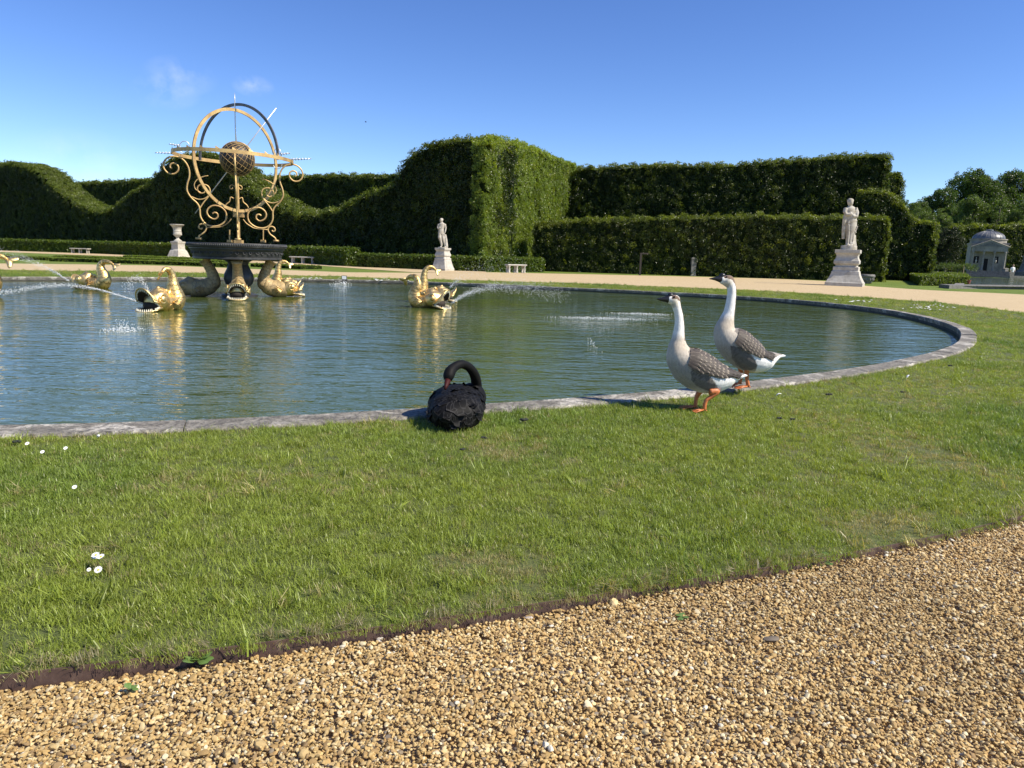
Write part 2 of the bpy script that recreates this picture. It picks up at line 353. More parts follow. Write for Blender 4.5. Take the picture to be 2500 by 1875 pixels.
# leaves
t = NT('hedge_leaf'); tint = t.attr('tint'); c = t.mix(tint, t.mix(tint, (.6, .7, .5), 1, 'MULTIPLY'), t.noise(9, 2, .5))
t.leaf(c, .42, t.mix(c, (1.9, 1.9, .55), 1, 'MULTIPLY')); t.set(Roughness=.34); t.b.inputs['Specular IOR Level'].default_value = .5; M['leaf'] = t.mat
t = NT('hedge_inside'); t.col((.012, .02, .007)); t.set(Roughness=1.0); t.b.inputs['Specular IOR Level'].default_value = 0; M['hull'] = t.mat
t = NT('bark'); t.col(t.ramp(t.noise(6, 6, .7, t.mapped((1, 1, .2))), [(.3, (.05, .04, .03)), (.7, (.16, .13, .10))])); t.set(Roughness=.9); M['bark'] = t.mat
def clump(n, spread, flat, size, seed, up=.75):
    r = np.random.default_rng(seed); mb = MB()
    for i in range(n):
        p = r.normal(0, 1, 3); p /= np.linalg.norm(p); p *= r.random()**.4; p = Vector((p[0]*spread, p[1]*spread, p[2]*flat))
        nrm = Vector(r.normal(0, 1, 3)+np.array([0, 0, up])).normalized(); a = nrm.cross(Vector(r.normal(0, 1, 3))).normalized(); b = nrm.cross(a)
        L = size*r.uniform(.7, 1.3); w = L*.34
        mb.add([p-a*L*.5, p+b*w-a*L*.05+nrm*w*.25, p+a*L*.5, p-b*w-a*L*.05+nrm*w*.25], [(0, 1, 2), (0, 2, 3)])
    return loose('leaf_clump', mb, M['leaf'])
C_FINE = hidden_coll('fine_clumps', [clump(66, .28, .08, .078, i, 1.5) for i in range(5)])      # local z is the hedge's outward normal
C_TREE = hidden_coll('tree_clumps', [clump(60, .6, .42, .21, 20+i) for i in range(4)])
C_BOX = hidden_coll('box_clumps', [clump(26, .12, .05, .05, 40+i) for i in range(3)])
def euler_for(nrm, spin):                                 # rotate z onto nrm
    out = np.zeros((len(nrm), 3))
    nrm = nrm/np.linalg.norm(nrm, axis=1, keepdims=True)
    for i, (a, s_) in enumerate(zip(nrm, spin)):
        q = Vector(a).to_track_quat('Z', 'Y') @ Euler((0, 0, s_)).to_quaternion(); out[i] = q.to_euler()
    return out
def sample_tris(V, T, dens, rng):
    V = np.array(V); T = np.array(T); a, b, c = V[T[:, 0]], V[T[:, 1]], V[T[:, 2]]; cr_ = np.cross(b-a, c-a); ar = np.linalg.norm(cr_, axis=1)/2
    n = rng.poisson(ar*dens); k = np.repeat(np.arange(len(T)), n); u, v = rng.random(len(k)), rng.random(len(k)); f = u+v > 1; u[f], v[f] = 1-u[f], 1-v[f]
    return a[k]+(b-a)[k]*u[:, None]+(c-a)[k]*v[:, None], (cr_/np.maximum(np.linalg.norm(cr_, axis=1, keepdims=True), 1e-9))[k]
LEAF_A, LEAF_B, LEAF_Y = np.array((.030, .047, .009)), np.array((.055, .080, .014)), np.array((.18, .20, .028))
def leaf_tint(P, seed=0, a=LEAF_A, b=LEAF_B, y=LEAF_Y, ky=.25, sc=.5):
    n1 = fbm(P[:, 0]*sc+P[:, 1]*sc*.7+50, P[:, 2]*sc+P[:, 1]*sc*.4+50, seed)[:, None]; r = RNG.random((len(P), 1))
    t_ = a+(b-a)*np.clip(n1*1.6-.3+.5*(r-.5), 0, 1); k = np.clip((RNG.random((len(P), 1))-(1-ky))*4, 0, 1)
    return (t_*(1-k)+y*k)*RNG.uniform(.75, 1.25, (len(P), 1))
def hedge(name, label, A, B, tops, thick, dens=11, scale=1.0, coll=None, rough=.10, group=None, cat='hedge', z0=-.06, bulge=.0, tintkw={}, top_extra=0.0, inset=.12, fringe=1.0, step=.35):
    """upright clipped hedge: face along A-B, outline tops = [(distance along, height)], pushed back by thick"""
    ux, uy = B[0]-A[0], B[1]-A[1]; L = math.hypot(ux, uy); ux /= L; uy /= L; nx, ny = uy, -ux          # outward front normal (towards the camera side)
    tops = sorted(tops); us = np.arange(tops[0][0], tops[-1][0], step); us = np.append(us, tops[-1][0])
    # keep steep steps of the outline
    us = np.unique(np.concatenate([us, [q[0] for q in tops]])); hs = np.interp(us, [q[0] for q in tops], [q[1] for q in tops])
    nz = max(4, int(max(hs)/.7)); nt = max(2, int(thick/.6))
    grid_f = []                                            # section loop: front bottom -> front top -> back top -> back bottom
    def pos(u, t_, z, dn): return (A[0]+ux*u-nx*(t_-dn), A[1]+uy*u-ny*(t_-dn), z)
    R = []
    for u, h in zip(us, hs):
        ring = []
        for k in range(nz+1):
            z = z0+(h-z0)*k/nz; w = rough*2*(fbm(u*.55+9, z*.55+9, 3)-.5)+bulge*(1-((z-z0)/(h-z0+1e-6)))
            ring.append(pos(u, 0, z, w))
        for k in range(1, nt): ring.append(pos(u, thick*k/nt, h+rough*1.5*(fbm(u*.8+3, k*2.1+5, 8)-.5), 0))
        for k in range(nz, -1, -1): ring.append(pos(u, thick, z0+(h-z0)*k/nz, 0))
        R.append(ring)
    mb = MB(); mb.rings(R, closed=False, cap=False); n = len(R[0])
    mb.add(R[0], [tuple(range(n))[::-1]]); mb.add(R[-1], [tuple(range(n))])
    tris = []
    for f in mb.f:
        for k in range(1, len(f)-1): tris.append((f[0], f[k], f[k+1]))
    # orient outward
    V = np.array([tuple(v) for v in mb.v]); T = np.array(tris); cen = np.array(pos(L/2, thick/2, 1, 0))
    P, N = sample_tris(V, T, dens, RNG)
    mid = np.c_[P[:, 0], P[:, 1], P[:, 2]]; dpt = (mid[:, 0]-A[0])*(-nx)+(mid[:, 1]-A[1])*(-ny); al = (mid[:, 0]-A[0])*ux+(mid[:, 1]-A[1])*uy
    # outward test: front/back by depth, ends by distance along, top by height
    ref = np.c_[A[0]+ux*np.clip(al, us[0]+.4, us[-1]-.4)-nx*thick/2, A[1]+uy*np.clip(al, us[0]+.4, us[-1]-.4)-ny*thick/2, np.clip(P[:, 2]-.5, 0, None)]
    s_ = np.sign(np.einsum('ij,ij->i', N, P-ref)); s_[s_ == 0] = 1; N = N*s_[:, None]
    keep = dpt < thick-.15; P, N = P[keep], N[keep]
    hull = MB(); 
    for v in V: hull.v.append(tuple(v))
    hull.f = [tuple(f) for f in mb.f]; hull.m = [0]*len(hull.f)
    # shrink the hull a little
    sh = []
    for v in V:
        d = (v[0]-A[0])*(-nx)+(v[1]-A[1])*(-ny); a_ = (v[0]-A[0])*ux+(v[1]-A[1])*uy
        a2 = min(max(a_, us[0]+inset), us[-1]-inset); d2 = min(max(d, inset-.1*0), thick-inset) if d > -9 else d; h = float(np.interp(a_, us, hs)); d2 = max(d2, d+inset) if d < thick/2 else d2
        sh.append((A[0]+ux*a2-nx*d2, A[1]+uy*a2-ny*d2, min(v[2], max(h-inset, z0))))
    hull.v = sh
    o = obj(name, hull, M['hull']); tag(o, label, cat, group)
    P = P+N*RNG.normal(0, .05*scale, (len(P), 1))
    if top_extra:
        tp = (N[:, 2] > .7) & (RNG.random(len(P)) < .35); P[tp, 2] += np.minimum(RNG.exponential(top_extra, tp.sum()), top_extra*2.2)
    al = (P[:, 0]-A[0])*ux+(P[:, 1]-A[1])*uy; hh = np.interp(al, us, hs); front = (np.abs(N[:, 0]*nx+N[:, 1]*ny) > .6); sun_tint = np.where(N[:, 2] > .45, RNG.uniform(.4, 1, len(P)), 0.0)
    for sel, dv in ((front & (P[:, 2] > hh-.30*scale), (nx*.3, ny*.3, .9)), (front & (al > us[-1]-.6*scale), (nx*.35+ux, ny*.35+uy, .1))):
        sel = sel & (RNG.random(len(P)) < .85); k_ = RNG.uniform(0, .17, (sel.sum(), 1))*fringe*scale; sun_tint[sel] = np.maximum(sun_tint[sel], RNG.uniform(.2, 1, sel.sum())); P[sel] += np.array(dv)*k_; N[sel] = N[sel]*.4+np.array(dv)
    N2 = N+RNG.normal(0, .35, N.shape); tn = leaf_tint(P, **tintkw); sun_tint = sun_tint[:, None]; tn = tn*(1-sun_tint)+(tn*.6+LEAF_Y*.7)*1.1*sun_tint       # sunlight put into the leaf tint: yellower on tops and clipped arrises
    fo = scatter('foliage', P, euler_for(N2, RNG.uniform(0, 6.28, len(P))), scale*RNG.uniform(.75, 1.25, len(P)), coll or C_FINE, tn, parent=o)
    return o
def P2(v): return (v.x, v.y)
def ptop(trace, A, B): return [onplane(x, y, A, B) for x, y in trace]
# the wavy hedge at the left, in front of it a knee-high hedge
WA, WB = P2(at(-200, 600, 122)), P2(at(1187, 640, 48))
wave = [(-200,402),(-120,470),(-60,430),(0,400),(40,398),(80,410),(110,436),(145,470),(175,490),(205,506),(240,516),(270,512),(300,488),(330,464),(362,452),(375,430),(405,398),(440,381),(490,374),(530,385),(560,410),(585,440),(605,460),(650,484),(690,507),(730,522),(770,525),(810,516),(850,500),(900,470),(949,456),(970,432),(990,392),(1010,374),(1041,358),(1075,348),(1111,342),(1150,341),(1171,344),(1187,352)]
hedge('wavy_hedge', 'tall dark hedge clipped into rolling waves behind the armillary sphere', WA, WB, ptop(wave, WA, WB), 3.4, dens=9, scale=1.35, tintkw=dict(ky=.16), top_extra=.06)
# its end wall running back, full sun painted in by leaf tints lighter than the shaded hedges'
EA, EB = (WB[0]+.35, WB[1]+.6), P2(at(1427, 640, 64))
endt = [(1187,352),(1205,337),(1225,340),(1240,345),(1262,352),(1280,358),(1300,361),(1330,372),(1350,384),(1370,392),(1400,402),(1418,414),(1427,432)]
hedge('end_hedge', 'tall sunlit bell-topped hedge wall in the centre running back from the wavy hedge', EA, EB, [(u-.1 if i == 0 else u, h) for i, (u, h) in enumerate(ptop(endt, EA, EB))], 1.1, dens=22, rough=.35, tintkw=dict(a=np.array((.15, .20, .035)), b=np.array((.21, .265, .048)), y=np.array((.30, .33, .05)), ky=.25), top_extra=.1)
# a straight hedge far behind the waves
BA, BB = P2(at(120, 600, 150)), P2(at(1010, 620, 110))
back = [(120,462),(150,452),(200,448),(330,441),(480,436),(640,434),(800,430),(900,429),(1010,428)]
hedge('straight_hedge', 'straight dark hedge seen beyond the troughs of the wavy hedge', BA, BB, ptop(back, BA, BB), 2, dens=6, scale=1.9, top_extra=.2)
# right side: tall hedge with a stepped end, lower hedge before it
TA, TB = P2(at(1400, 640, 60)), P2(at(2200, 660, 54))
tall = [(1400,425),(1415,413),(1440,409),(1460,412),(1500,408),(1560,405),(1620,404),(1700,404),(1760,404),(1800,402),(1850,396),(1900,394),(1960,390),(2000,387),(2060,383),(2120,379),(2168,380),(2176,384)]
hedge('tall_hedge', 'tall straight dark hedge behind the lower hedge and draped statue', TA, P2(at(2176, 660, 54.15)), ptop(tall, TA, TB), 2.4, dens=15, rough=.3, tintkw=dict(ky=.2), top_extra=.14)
SA, SB = P2(at(2100, 660, 53.5)), P2(at(2292, 660, 52))
stepc = [(2100,468),(2166,468),(2180,474),(2195,488),(2210,508),(2222,524),(2236,536),(2255,544),(2280,546),(2290,549)]
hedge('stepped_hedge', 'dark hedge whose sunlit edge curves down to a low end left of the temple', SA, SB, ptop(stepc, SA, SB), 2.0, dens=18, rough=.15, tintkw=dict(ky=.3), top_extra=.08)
QA, QB = P2(at(2150, 660, 68)), P2(at(2209, 660, 68))
hedge('far_hedge', 'narrow dark hedge end peeping out behind the tall hedge', QA, QB, ptop([(2150,424),(2206,424),(2209,432)], QA, QB), 2.0, dens=10, scale=1.2)
LA, LB = P2(at(1305, 660, 51)), P2(at(2176, 660, 46.5))
low = [(1305,549),(1330,545),(1400,540),(1500,536),(1600,533),(1700,531),(1760,530),(1840,531),(1855,524),(1862,520),(1872,527),(1900,531),(2000,531),(2100,532),(2150,533),(2168,537),(2176,548)]
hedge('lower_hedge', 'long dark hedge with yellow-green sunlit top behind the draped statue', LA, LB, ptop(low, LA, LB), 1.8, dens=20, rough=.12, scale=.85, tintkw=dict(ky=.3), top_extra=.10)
# knee-high hedges along the second walk
def low_hedge(name, label, pts, hgt, thick, dens, zb=-.06, cap=.6, group=None, a=(.075, .115, .016), b=(.115, .16, .024)):
    """clipped box hedge following ground points"""
    P = [np.array((p.x, p.y)) for p in pts]; R = []
    for i, p in enumerate(P):
        d = P[min(i+1, len(P)-1)]-P[max(i-1, 0)]; d = d/np.linalg.norm(d); nn = np.array((-d[1], d[0]))
        if nn[1] < 0: nn = -nn
        q = p+nn*thick
        R.append([(p[0], p[1], zb), (p[0], p[1], hgt), (q[0], q[1], hgt), (q[0], q[1], zb)])
    mb = MB(); mb.rings(R, closed=False, cap=False); mb.add(R[0], [(0, 1, 2, 3)]); mb.add(R[-1], [(3, 2, 1, 0)])
    V = np.array([tuple(v) for v in mb.v]); T = np.array([q for f in mb.f for q in ((f[0], f[1], f[2]), (f[0], f[2], f[3]))])
    S_, N = sample_tris(V, T, dens, RNG); c = V.mean(0)
    N *= np.where(np.abs(N[:, 2:3]) > .5, np.sign(N[:, 2:3]), np.where(N[:, 1:2] > 0, -1, 1))
    N = N+RNG.normal(0, .3, N.shape)
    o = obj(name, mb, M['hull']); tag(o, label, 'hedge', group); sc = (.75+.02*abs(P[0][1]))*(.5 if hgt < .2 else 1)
    scatter('foliage', S_, euler_for(N, RNG.uniform(0, 6.28, len(S_))), RNG.uniform(.8, 1.25, len(S_))*sc, C_BOX, leaf_tint(S_, a=np.array(a), b=np.array(b), ky=.2, sc=.9), parent=o)
    return o
kz = -.05
low_hedge('knee_high_hedge', 'long knee-high hedge below the wavy hedge, left of the gap', [gp(x, y, kz) for x, y in ((-250,600.5),(0,611),(200,617.5),(400,626.5),(560,633),(700,639.5),(845,649.8))], 1.02, 1.0, 60)
low_hedge('knee_high_hedge', 'knee-high hedge behind the nude statue, running to the sunlit hedge wall', [gp(x, y, kz) for x, y in ((872,651.5),(950,654.5),(1029,657.5),(1100,660.5),(1183,663),(1326,664))], .76, 1.0, 70)
pts = [gp(2246, 697, kz), gp(2362, 698.5, kz), gp(2352, 680, kz), gp(2197, 674, kz)]; mb = MB(); mb.rings([[(p.x, p.y, -.06) for p in pts], [(p.x, p.y, .46) for p in pts]])
V = np.array([tuple(v) for v in mb.v]); Tq = np.array([q for f in mb.f for q in ((f[0], f[1], f[2]), (f[0], f[2], f[3]))]); S_, N = sample_tris(V, Tq, 70, RNG); k_ = S_[:, 2] > -.05; S_, N = S_[k_], N[k_]; c_ = V.mean(0)
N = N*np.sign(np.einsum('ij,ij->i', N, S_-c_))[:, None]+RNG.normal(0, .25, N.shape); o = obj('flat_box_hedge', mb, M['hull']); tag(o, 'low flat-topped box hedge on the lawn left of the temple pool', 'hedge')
scatter('foliage', S_, euler_for(N, RNG.uniform(0, 6.28, len(S_))), RNG.uniform(.9, 1.4, len(S_)), C_BOX, leaf_tint(S_, a=np.array((.10, .14, .018)), b=np.array((.15, .19, .024)), ky=.2, sc=.6), parent=o)
# parterre of clipped box between the walks, at the left
for i, (lab, pts, hh, th_) in enumerate((
    ('dark-fronted clipped box strip nearest the pool in the left parterre', ((120,637.5),(200,639.5),(300,643),(420,646.5),(560,652)), .12, 1.4),
    ('bright clipped box strip at the far left edge of the photo', ((-60,628),(0,631),(60,633.5),(118,635.5)), .10, 1.6),
    ('clipped box strip in the middle of the left parterre, behind the dark-fronted one', ((130,630),(210,633),(262,635.5)), .11, 1.8),
    ('long clipped box strip in the left parterre below the stone urn', ((275,634.5),(360,638),(460,641.5),(545,645)), .11, 2.0),
    ('thin clipped box strip in the left parterre nearest the stone urn', ((300,628.5),(370,631.5),(470,636),(560,640.5)), .09, 1.6),
    ('short clipped box strip right of the fountain table', ((612,650.5),(660,653.5),(733,657)), .11, 1.6))):
    low_hedge('box_edging', lab, [gp(x, y, kz) for x, y in pts], hh, th_, 60, group='clipped box strips in the left parterre', a=(.14, .185, .02), b=(.20, .25, .03))
# ------------------------------------------------------------------ far trees
def tree(label, px, py_top, py_bot, wpx, Y, seed, a, b, n=420, tall=1.0, group='trees behind the temple', name='tree', trunk_y=None, sc=1.0, sub=9):
    r = np.random.default_rng(seed); top = at(px, py_top, Y); bot = at(px, py_bot, Y); wid = abs(at(px+wpx/2, py_top, Y).x-at(px-wpx/2, py_top, Y).x); hgt = top.z-bot.z
    o = empty(name, (top.x, Y, -.06), 0, label, 'tree', group)
    mb = MB(); tz = bot.z+hgt*.75; lean = r.normal(0, .02*hgt, 2)
    mb.loft([(0, 0, 0), (lean[0]*.3, 0, tz*.4), (lean[0], lean[1], tz)], [.035*hgt*.9, .026*hgt, .008*hgt], 8)
    lobes = [((0, 0, bot.z+hgt*.52), (wid*.34, wid*.3, hgt*.42))]
    for k in range(sub):
        an = r.uniform(0, 6.28); h = r.uniform(.1, .95); rr = wid*.5*(1-abs(h-.42)**1.6*1.15); c = (math.cos(an)*rr*.62, math.sin(an)*rr*.55, bot.z+.06*hgt+hgt*.8*h)
        q = r.uniform(.17, .27)*wid; lobes.append((c, (q, q, q*r.uniform(.7, 1.0)*tall)))
        mb.loft([(0, 0, c[2]*.55), (c[0]*.5, c[1]*.5, c[2]*.8), c], [.012*hgt, .008*hgt, .003*hgt], 5)
    obj('trunk', mb, M['bark'], o)
    P = []; N = []; per = n//len(lobes)
    for c, q in lobes:
        m_ = int(per*(2.2 if c[0] == 0 else 1)); d = r.normal(0, 1, (m_, 3)); d /= np.linalg.norm(d, axis=1, keepdims=True); k = r.uniform(.72, 1.06, (m_, 1))
        P.append(np.array(c)+d*np.array(q)*k); N.append(d)
    P = np.concatenate(P); N = np.concatenate(N)+r.normal(0, .4, (len(P), 3))
    scatter('crown', P, euler_for(N, r.uniform(0, 6.28, len(P))), r.uniform(.7, 1.3, len(P))*sc*wid/9, C_TREE, leaf_tint(P+np.array((o.location.x, Y, 0)), seed, np.array(a), np.array(b), np.array(b)*1.5, .2, .35), parent=o)
    return o
dg, mg, lg = (.045, .075, .022), (.075, .115, .028), (.12, .16, .042)
for args in (('dark rounded tree crowning the treeline above the temple dome', 2395, 421, 575, 150, 150, 1, dg, mg, 900),
             ('tall broad dark tree at the right edge of the photo', 2490, 405, 570, 150, 150, 2, dg, mg, 900),
             ('mid green tree on the left shoulder of the treeline', 2300, 452, 600, 120, 142, 3, dg, mg, 800),
             ('small round tree where the treeline slopes down towards the hedges', 2255, 482, 610, 90, 135, 4, mg, lg, 600),
             ('feathery pale green poplar left of the temple dome', 2252, 487, 640, 62, 118, 5, mg, lg, 600),
             ('loose pale green tree between two poplars left of the temple', 2300, 500, 640, 70, 116, 6, mg, lg, 600),
             ('dense pale green tree behind the left half of the temple dome', 2385, 466, 620, 84, 120, 7, mg, lg, 800),
             ('slim pale green tree right of the temple dome', 2450, 470, 620, 50, 118, 8, mg, lg, 500),
             ('pale green tree cut by the right edge beyond the temple', 2500, 478, 620, 60, 118, 9, mg, lg, 500),
             ('bushy mid green tree low between the poplars', 2340, 490, 620, 70, 128, 12, mg, mg, 600),
             ('dark tree filling the treeline behind the slim pale tree', 2440, 440, 600, 100, 146, 13, dg, mg, 700),
             ('small tree top just above the stepped hedge', 2207, 462, 600, 40, 110, 10, dg, mg, 300),
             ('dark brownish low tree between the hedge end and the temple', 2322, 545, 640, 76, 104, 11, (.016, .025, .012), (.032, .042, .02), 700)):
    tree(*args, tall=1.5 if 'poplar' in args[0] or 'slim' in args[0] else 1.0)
XA, XB = P2(at(2330, 660, 112)), P2(at(2620, 660, 112))
hedge('temple_hedge', 'clipped hedge with bright top just behind the temple dome', XA, XB, ptop([(2330,556),(2400,553),(2480,553),(2620,552)], XA, XB), 3, dens=6, scale=1.8, top_extra=.2)
XA, XB = P2(at(2180, 660, 125)), P2(at(2700, 660, 125))
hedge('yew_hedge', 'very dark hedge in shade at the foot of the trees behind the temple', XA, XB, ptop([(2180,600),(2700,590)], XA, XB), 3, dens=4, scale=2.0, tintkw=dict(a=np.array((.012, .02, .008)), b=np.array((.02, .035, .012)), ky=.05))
# ------------------------------------------------------------------ gilded dolphins
t = NT('gold_scales'); uv = t.tc('UV')
def scale_height(t, uv, su, sv):
    """overlapping round scales from the surface's own u (round) and v (along) coordinates"""
    sep = t.new('SeparateXYZ'); t.lk(uv, sep.inputs[0]); v = t.math('MULTIPLY', sep.outputs[1], sv); row = t.math('FLOOR', v); fv = t.math('FRACT', v)
    u = t.math('ADD', t.math('MULTIPLY', sep.outputs[0], su), t.math('MULTIPLY', t.math('MODULO', row, 2.0), .5)); fu = t.math('SUBTRACT', t.math('FRACT', u), .5)
    d = t.math('ADD', t.math('MULTIPLY', fu, fu), t.math('MULTIPLY', t.math('MULTIPLY', fv, fv), .75)); ins = t.ramp(d, [(.24, 1), (.31, 0)])
    return t.math('ADD', t.math('MULTIPLY', ins, .55), t.math('MULTIPLY', fv, .25)), t.ramp(d, [(.22, 0), (.29, 1), (.33, 1), (.40, 0)])
def gold(name, base, dark, rough, scales=True, stain=.5, metal=1.0):
    t = NT(name); n1 = t.noise(7, 5, .6); n2 = t.noise(30, 4, .6); h, gr = scale_height(t, t.tc('UV'), 9, 13) if scales else (n2, n2)
    c = t.mix(base, dark, t.math('MULTIPLY', t.ramp(n1, [(.42, 0), (.7, 1)]), stain))
    if scales: c = t.mix(c, dark, t.math('MULTIPLY', gr, .8))
    t.col(c); t.set(Metallic=metal, Roughness=rough); t.bump(h, .8 if scales else .4, .02); return t.mat
M['gold'] = gold('gold_leaf', (.82, .60, .25), (.34, .20, .06), .47, stain=.75)
M['gold_plain'] = gold('gold_smooth', (.86, .65, .30), (.44, .27, .09), .46, False, .65)
M['bronze'] = gold('worn_bronze', (.46, .33, .15), (.15, .11, .06), .55, True, .6, .2)
M['bronze_plain'] = gold('worn_bronze_smooth', (.42, .30, .14), (.10, .085, .06), .55, False, .6, .2)
t = NT('mouth_dark'); t.col((.025, .017, .010)); t.set(Roughness=.8); M['mouth'] = t.mat
t = NT('tooth'); t.col((.85, .80, .62)); t.set(Roughness=.4); M['tooth'] = t.mat
def loft_uv(path, rad_, n=20, lr=1.0):
    """tube in the xz plane with uv; rad_ vertical radius, lateral = lr * radius (lr may be a list)"""
    P = catmull([(p[0], 0, p[1]) for p in path], 6); Rr = np.interp(np.linspace(0, len(path)-1, len(P)), range(len(path)), rad_)
    Lr = np.interp(np.linspace(0, len(path)-1, len(P)), range(len(path)), lr) if hasattr(lr, '__len__') else np.full(len(P), lr)
    me_v = []; uvs = []; L = 0
    for i, p in enumerate(P):
        a = P[max(i-1, 0)]; b = P[min(i+1, len(P)-1)]; d = (b-a)/np.linalg.norm(b-a); nrm = np.array((-d[2], 0, d[0])); r = Rr[i]
        if i: L += np.linalg.norm(P[i]-P[i-1])
        for j in range(n+1):
            q = 2*math.pi*j/n; me_v.append(p+nrm*r*math.sin(q)+np.array((0, r*Lr[i]*math.cos(q), 0))); uvs.append((j/n, L))
    fs = []
    for i in range(len(P)-1):
        for j in range(n): fs.append((i*(n+1)+j, i*(n+1)+j+1, (i+1)*(n+1)+j+1, (i+1)*(n+1)+j))
    fs.append(tuple(range(n))[::-1]); fs.append(tuple((len(P)-1)*(n+1)+j for j in range(n)))
    return me_v, fs, uvs
def dolphin(name, label, loc, rz, k, spine, radii, lr, head, mats, gape=.9, hook=1, fluke=True, group=None, fin=True, eye_r=.055):
    """spine from the tail tip to the head centre in local metres (x forward, z up); head = (x, z, radius)"""
    sc, pl = mats; o = empty(name, loc, rz, label, 'dolphin sculpture', group); o.scale = (k, k, k)
    v, f, uvs = loft_uv(spine, radii, 22, lr); me = bpy.data.meshes.new('body'); me.from_pydata([tuple(x) for x in v], [], f); ul = me.uv_layers.new()
    for p in me.polygons:
        for li in p.loop_indices: ul.data[li].uv = uvs[me.loops[li].vertex_index]
    link('body', me, sc, o, True)
    hx, hz, hr = head
    # head: bulging brow, cheeks
    mb = MB(); mb.ell((hx, 0, hz), (hr*1.12, hr*1.0, hr*.95)); mb.ell((hx-hr*.25, 0, hz+hr*.62), (hr*.7, hr*.6, hr*.55));
    for s in (-1, 1): mb.ell((hx+hr*.15, s*hr*.72, hz+hr*.12), (hr*.48, hr*.36, hr*.46)); mb.ell((hx+.1*hr, s*hr*.55, hz+hr*.62), (hr*.5, hr*.3, hr*.2))
    h = obj('head', mb, pl, o, True); fuse(h, hr*.10, 5)
    for s in (-1, 1):
        e = MB(); e.ell((hx+hr*.32, s*hr*.98, hz+hr*.22), (eye_r, eye_r*.6, eye_r)); q = []
        for a in np.linspace(0, 6.283, 17)[:-1]: q.append((hx+hr*.32+eye_r*1.45*math.cos(a), s*hr*.96, hz+hr*.22+eye_r*1.45*math.sin(a)))
        e.loft(q+[q[0]], eye_r*.26, 6); obj('eye', e, pl, o, True)
    mb = MB(); mb.ell((hx+hr*.42, 0, hz-hr*.36), (hr*.86, hr*.80, hr*.52)); obj('throat', mb, M['mouth'], o, True)
    # jaws: flaring shells with rolled lips
    mx, mz = hx+hr*.30, hz-hr*.42; Lj = hr*1.5
    def shell(up):
        R = []; RI = []; m_ = 14
        for i in range(9):
            t_ = i/8; w = hr*(.80+.38*t_**1.5); hh = hr*((.42+.50*t_)*gape if up else (.30-.12*t_)); x = mx+Lj*t_*(.92 if up else 1.0); zc = mz+(hr*.02+Lj*.27*t_*gape if up else -hr*.12-Lj*.12*t_)
            a = np.linspace(0, math.pi, m_); sg = 1 if up else -1; e = 1-max(0, t_-.72)**2*3.0; th = hr*.085
            out = [(x-(1-math.sin(q))*hr*.42*t_, w*e*math.cos(q), zc+sg*hh*math.sin(q)) for q in a]
            inn = [(x-(1-math.sin(q))*hr*.42*t_, (w-th)*e*math.cos(q), zc+sg*(hh-th)*math.sin(q)) for q in a]
            R.append(out+inn[::-1]); RI.append(inn)
        return R, RI
    for up in (True, False):
        R, RI = shell(up); mb = MB(); mb.rings(R, cap=True)
        lip = [R[i][0] for i in range(9)]+R[-1][1:13]+[R[8-i][13] for i in range(9)]; mb.loft(lip, hr*.07, 8)
        j = obj('upper_jaw' if up else 'lower_jaw', mb, pl, o, True)
        mi = MB(); RI2 = [[(x*1.0, y*.985, z-(.012*hr if up else -.012*hr)*1) for x, y, z in r] for r in RI]; mi.rings(RI2, closed=False, cap=False)
        obj('mouth_lining', mi, M['mouth'], j, True)
        mt = MB(); pts = [(*RI[i][0], -1) for i in (2, 3, 4, 5, 6, 7)]+[(*p, 0) for p in RI[-1][1:13]]+[(*RI[i][13], 1) for i in (7, 6, 5, 4, 3, 2)]
        for x, y, z, _ in pts:
            c0 = Vector((x-hr*.03, y*.98, z)); dz = -hr*.20 if up else hr*.20
            mt.rings([[c0+Vector((hr*.045*q, hr*.045*w_, 0)) for q, w_ in ((-1, -1), (1, -1), (1, 1), (-1, 1))], [c0+Vector((hr*.012*q, hr*.012*w_, dz)) for q, w_ in ((-1, -1), (1, -1), (1, 1), (-1, 1))]])
        obj('teeth', mt, M['tooth'], j)
    # gill fins and crest
    if fin:
        for s in (-1, 1):
            mb = MB(); base = Vector((hx-hr*.85, s*hr*.92, hz-hr*.1))
            for q in range(5):
                a = rad(150+q*22); tip = base+Vector((math.cos(a)*hr*.95, s*hr*.28, math.sin(a)*hr*.7+hr*.12)); mid = (base+tip)/2+Vector((0, s*hr*.12, 0))
                mb.loft([base, mid, tip], [(hr*.09, hr*.05), (hr*.16, hr*.06), (hr*.03, hr*.02)], 8)
            obj('gill_fin', mb, pl, o, True)
        mb = MB()
        for q in range(4):
            x = hx-hr*(.15+.42*q); z = hz+hr*(1.0-.12*q); mb.loft([(x+hr*.25, 0, z-hr*.3), (x, 0, z+hr*.12), (x-hr*.38, 0, z+hr*.05)], [(hr*.22, hr*.2), (hr*.2, hr*.16), (hr*.04, hr*.03)], 8)
        obj('crest', mb, pl, o, True)
    if fluke:
        p0 = Vector((spine[0][0], 0, spine[0][1])); d = (p0-Vector((spine[1][0], 0, spine[1][1]))).normalized(); mb = MB(); sd_ = Vector((0, 1, 0)); r0 = radii[0]
        for s in (-1, 1):
            nn_ = d.cross(sd_).normalized(); sv_ = (sd_*.62+nn_*.78).normalized(); tip = p0+d*r0*4.2+sv_*s*r0*4.6; mid = p0+d*r0*2.4+sv_*s*r0*1.5
            mb.loft([p0-d*r0, mid, p0+d*r0*3.6+sv_*s*r0*3.4, tip], [(r0*1.0, r0*.9), (r0*1.7, r0*.7), (r0*1.3, r0*.5), (r0*.3, r0*.2)], 10, up=tuple(d.cross(sv_)))
        obj('tail_fluke', mb, pl, o, True)
    return o
GOLD = (M['gold'], M['gold_plain']); BRZ = (M['bronze'], M['bronze_plain'])
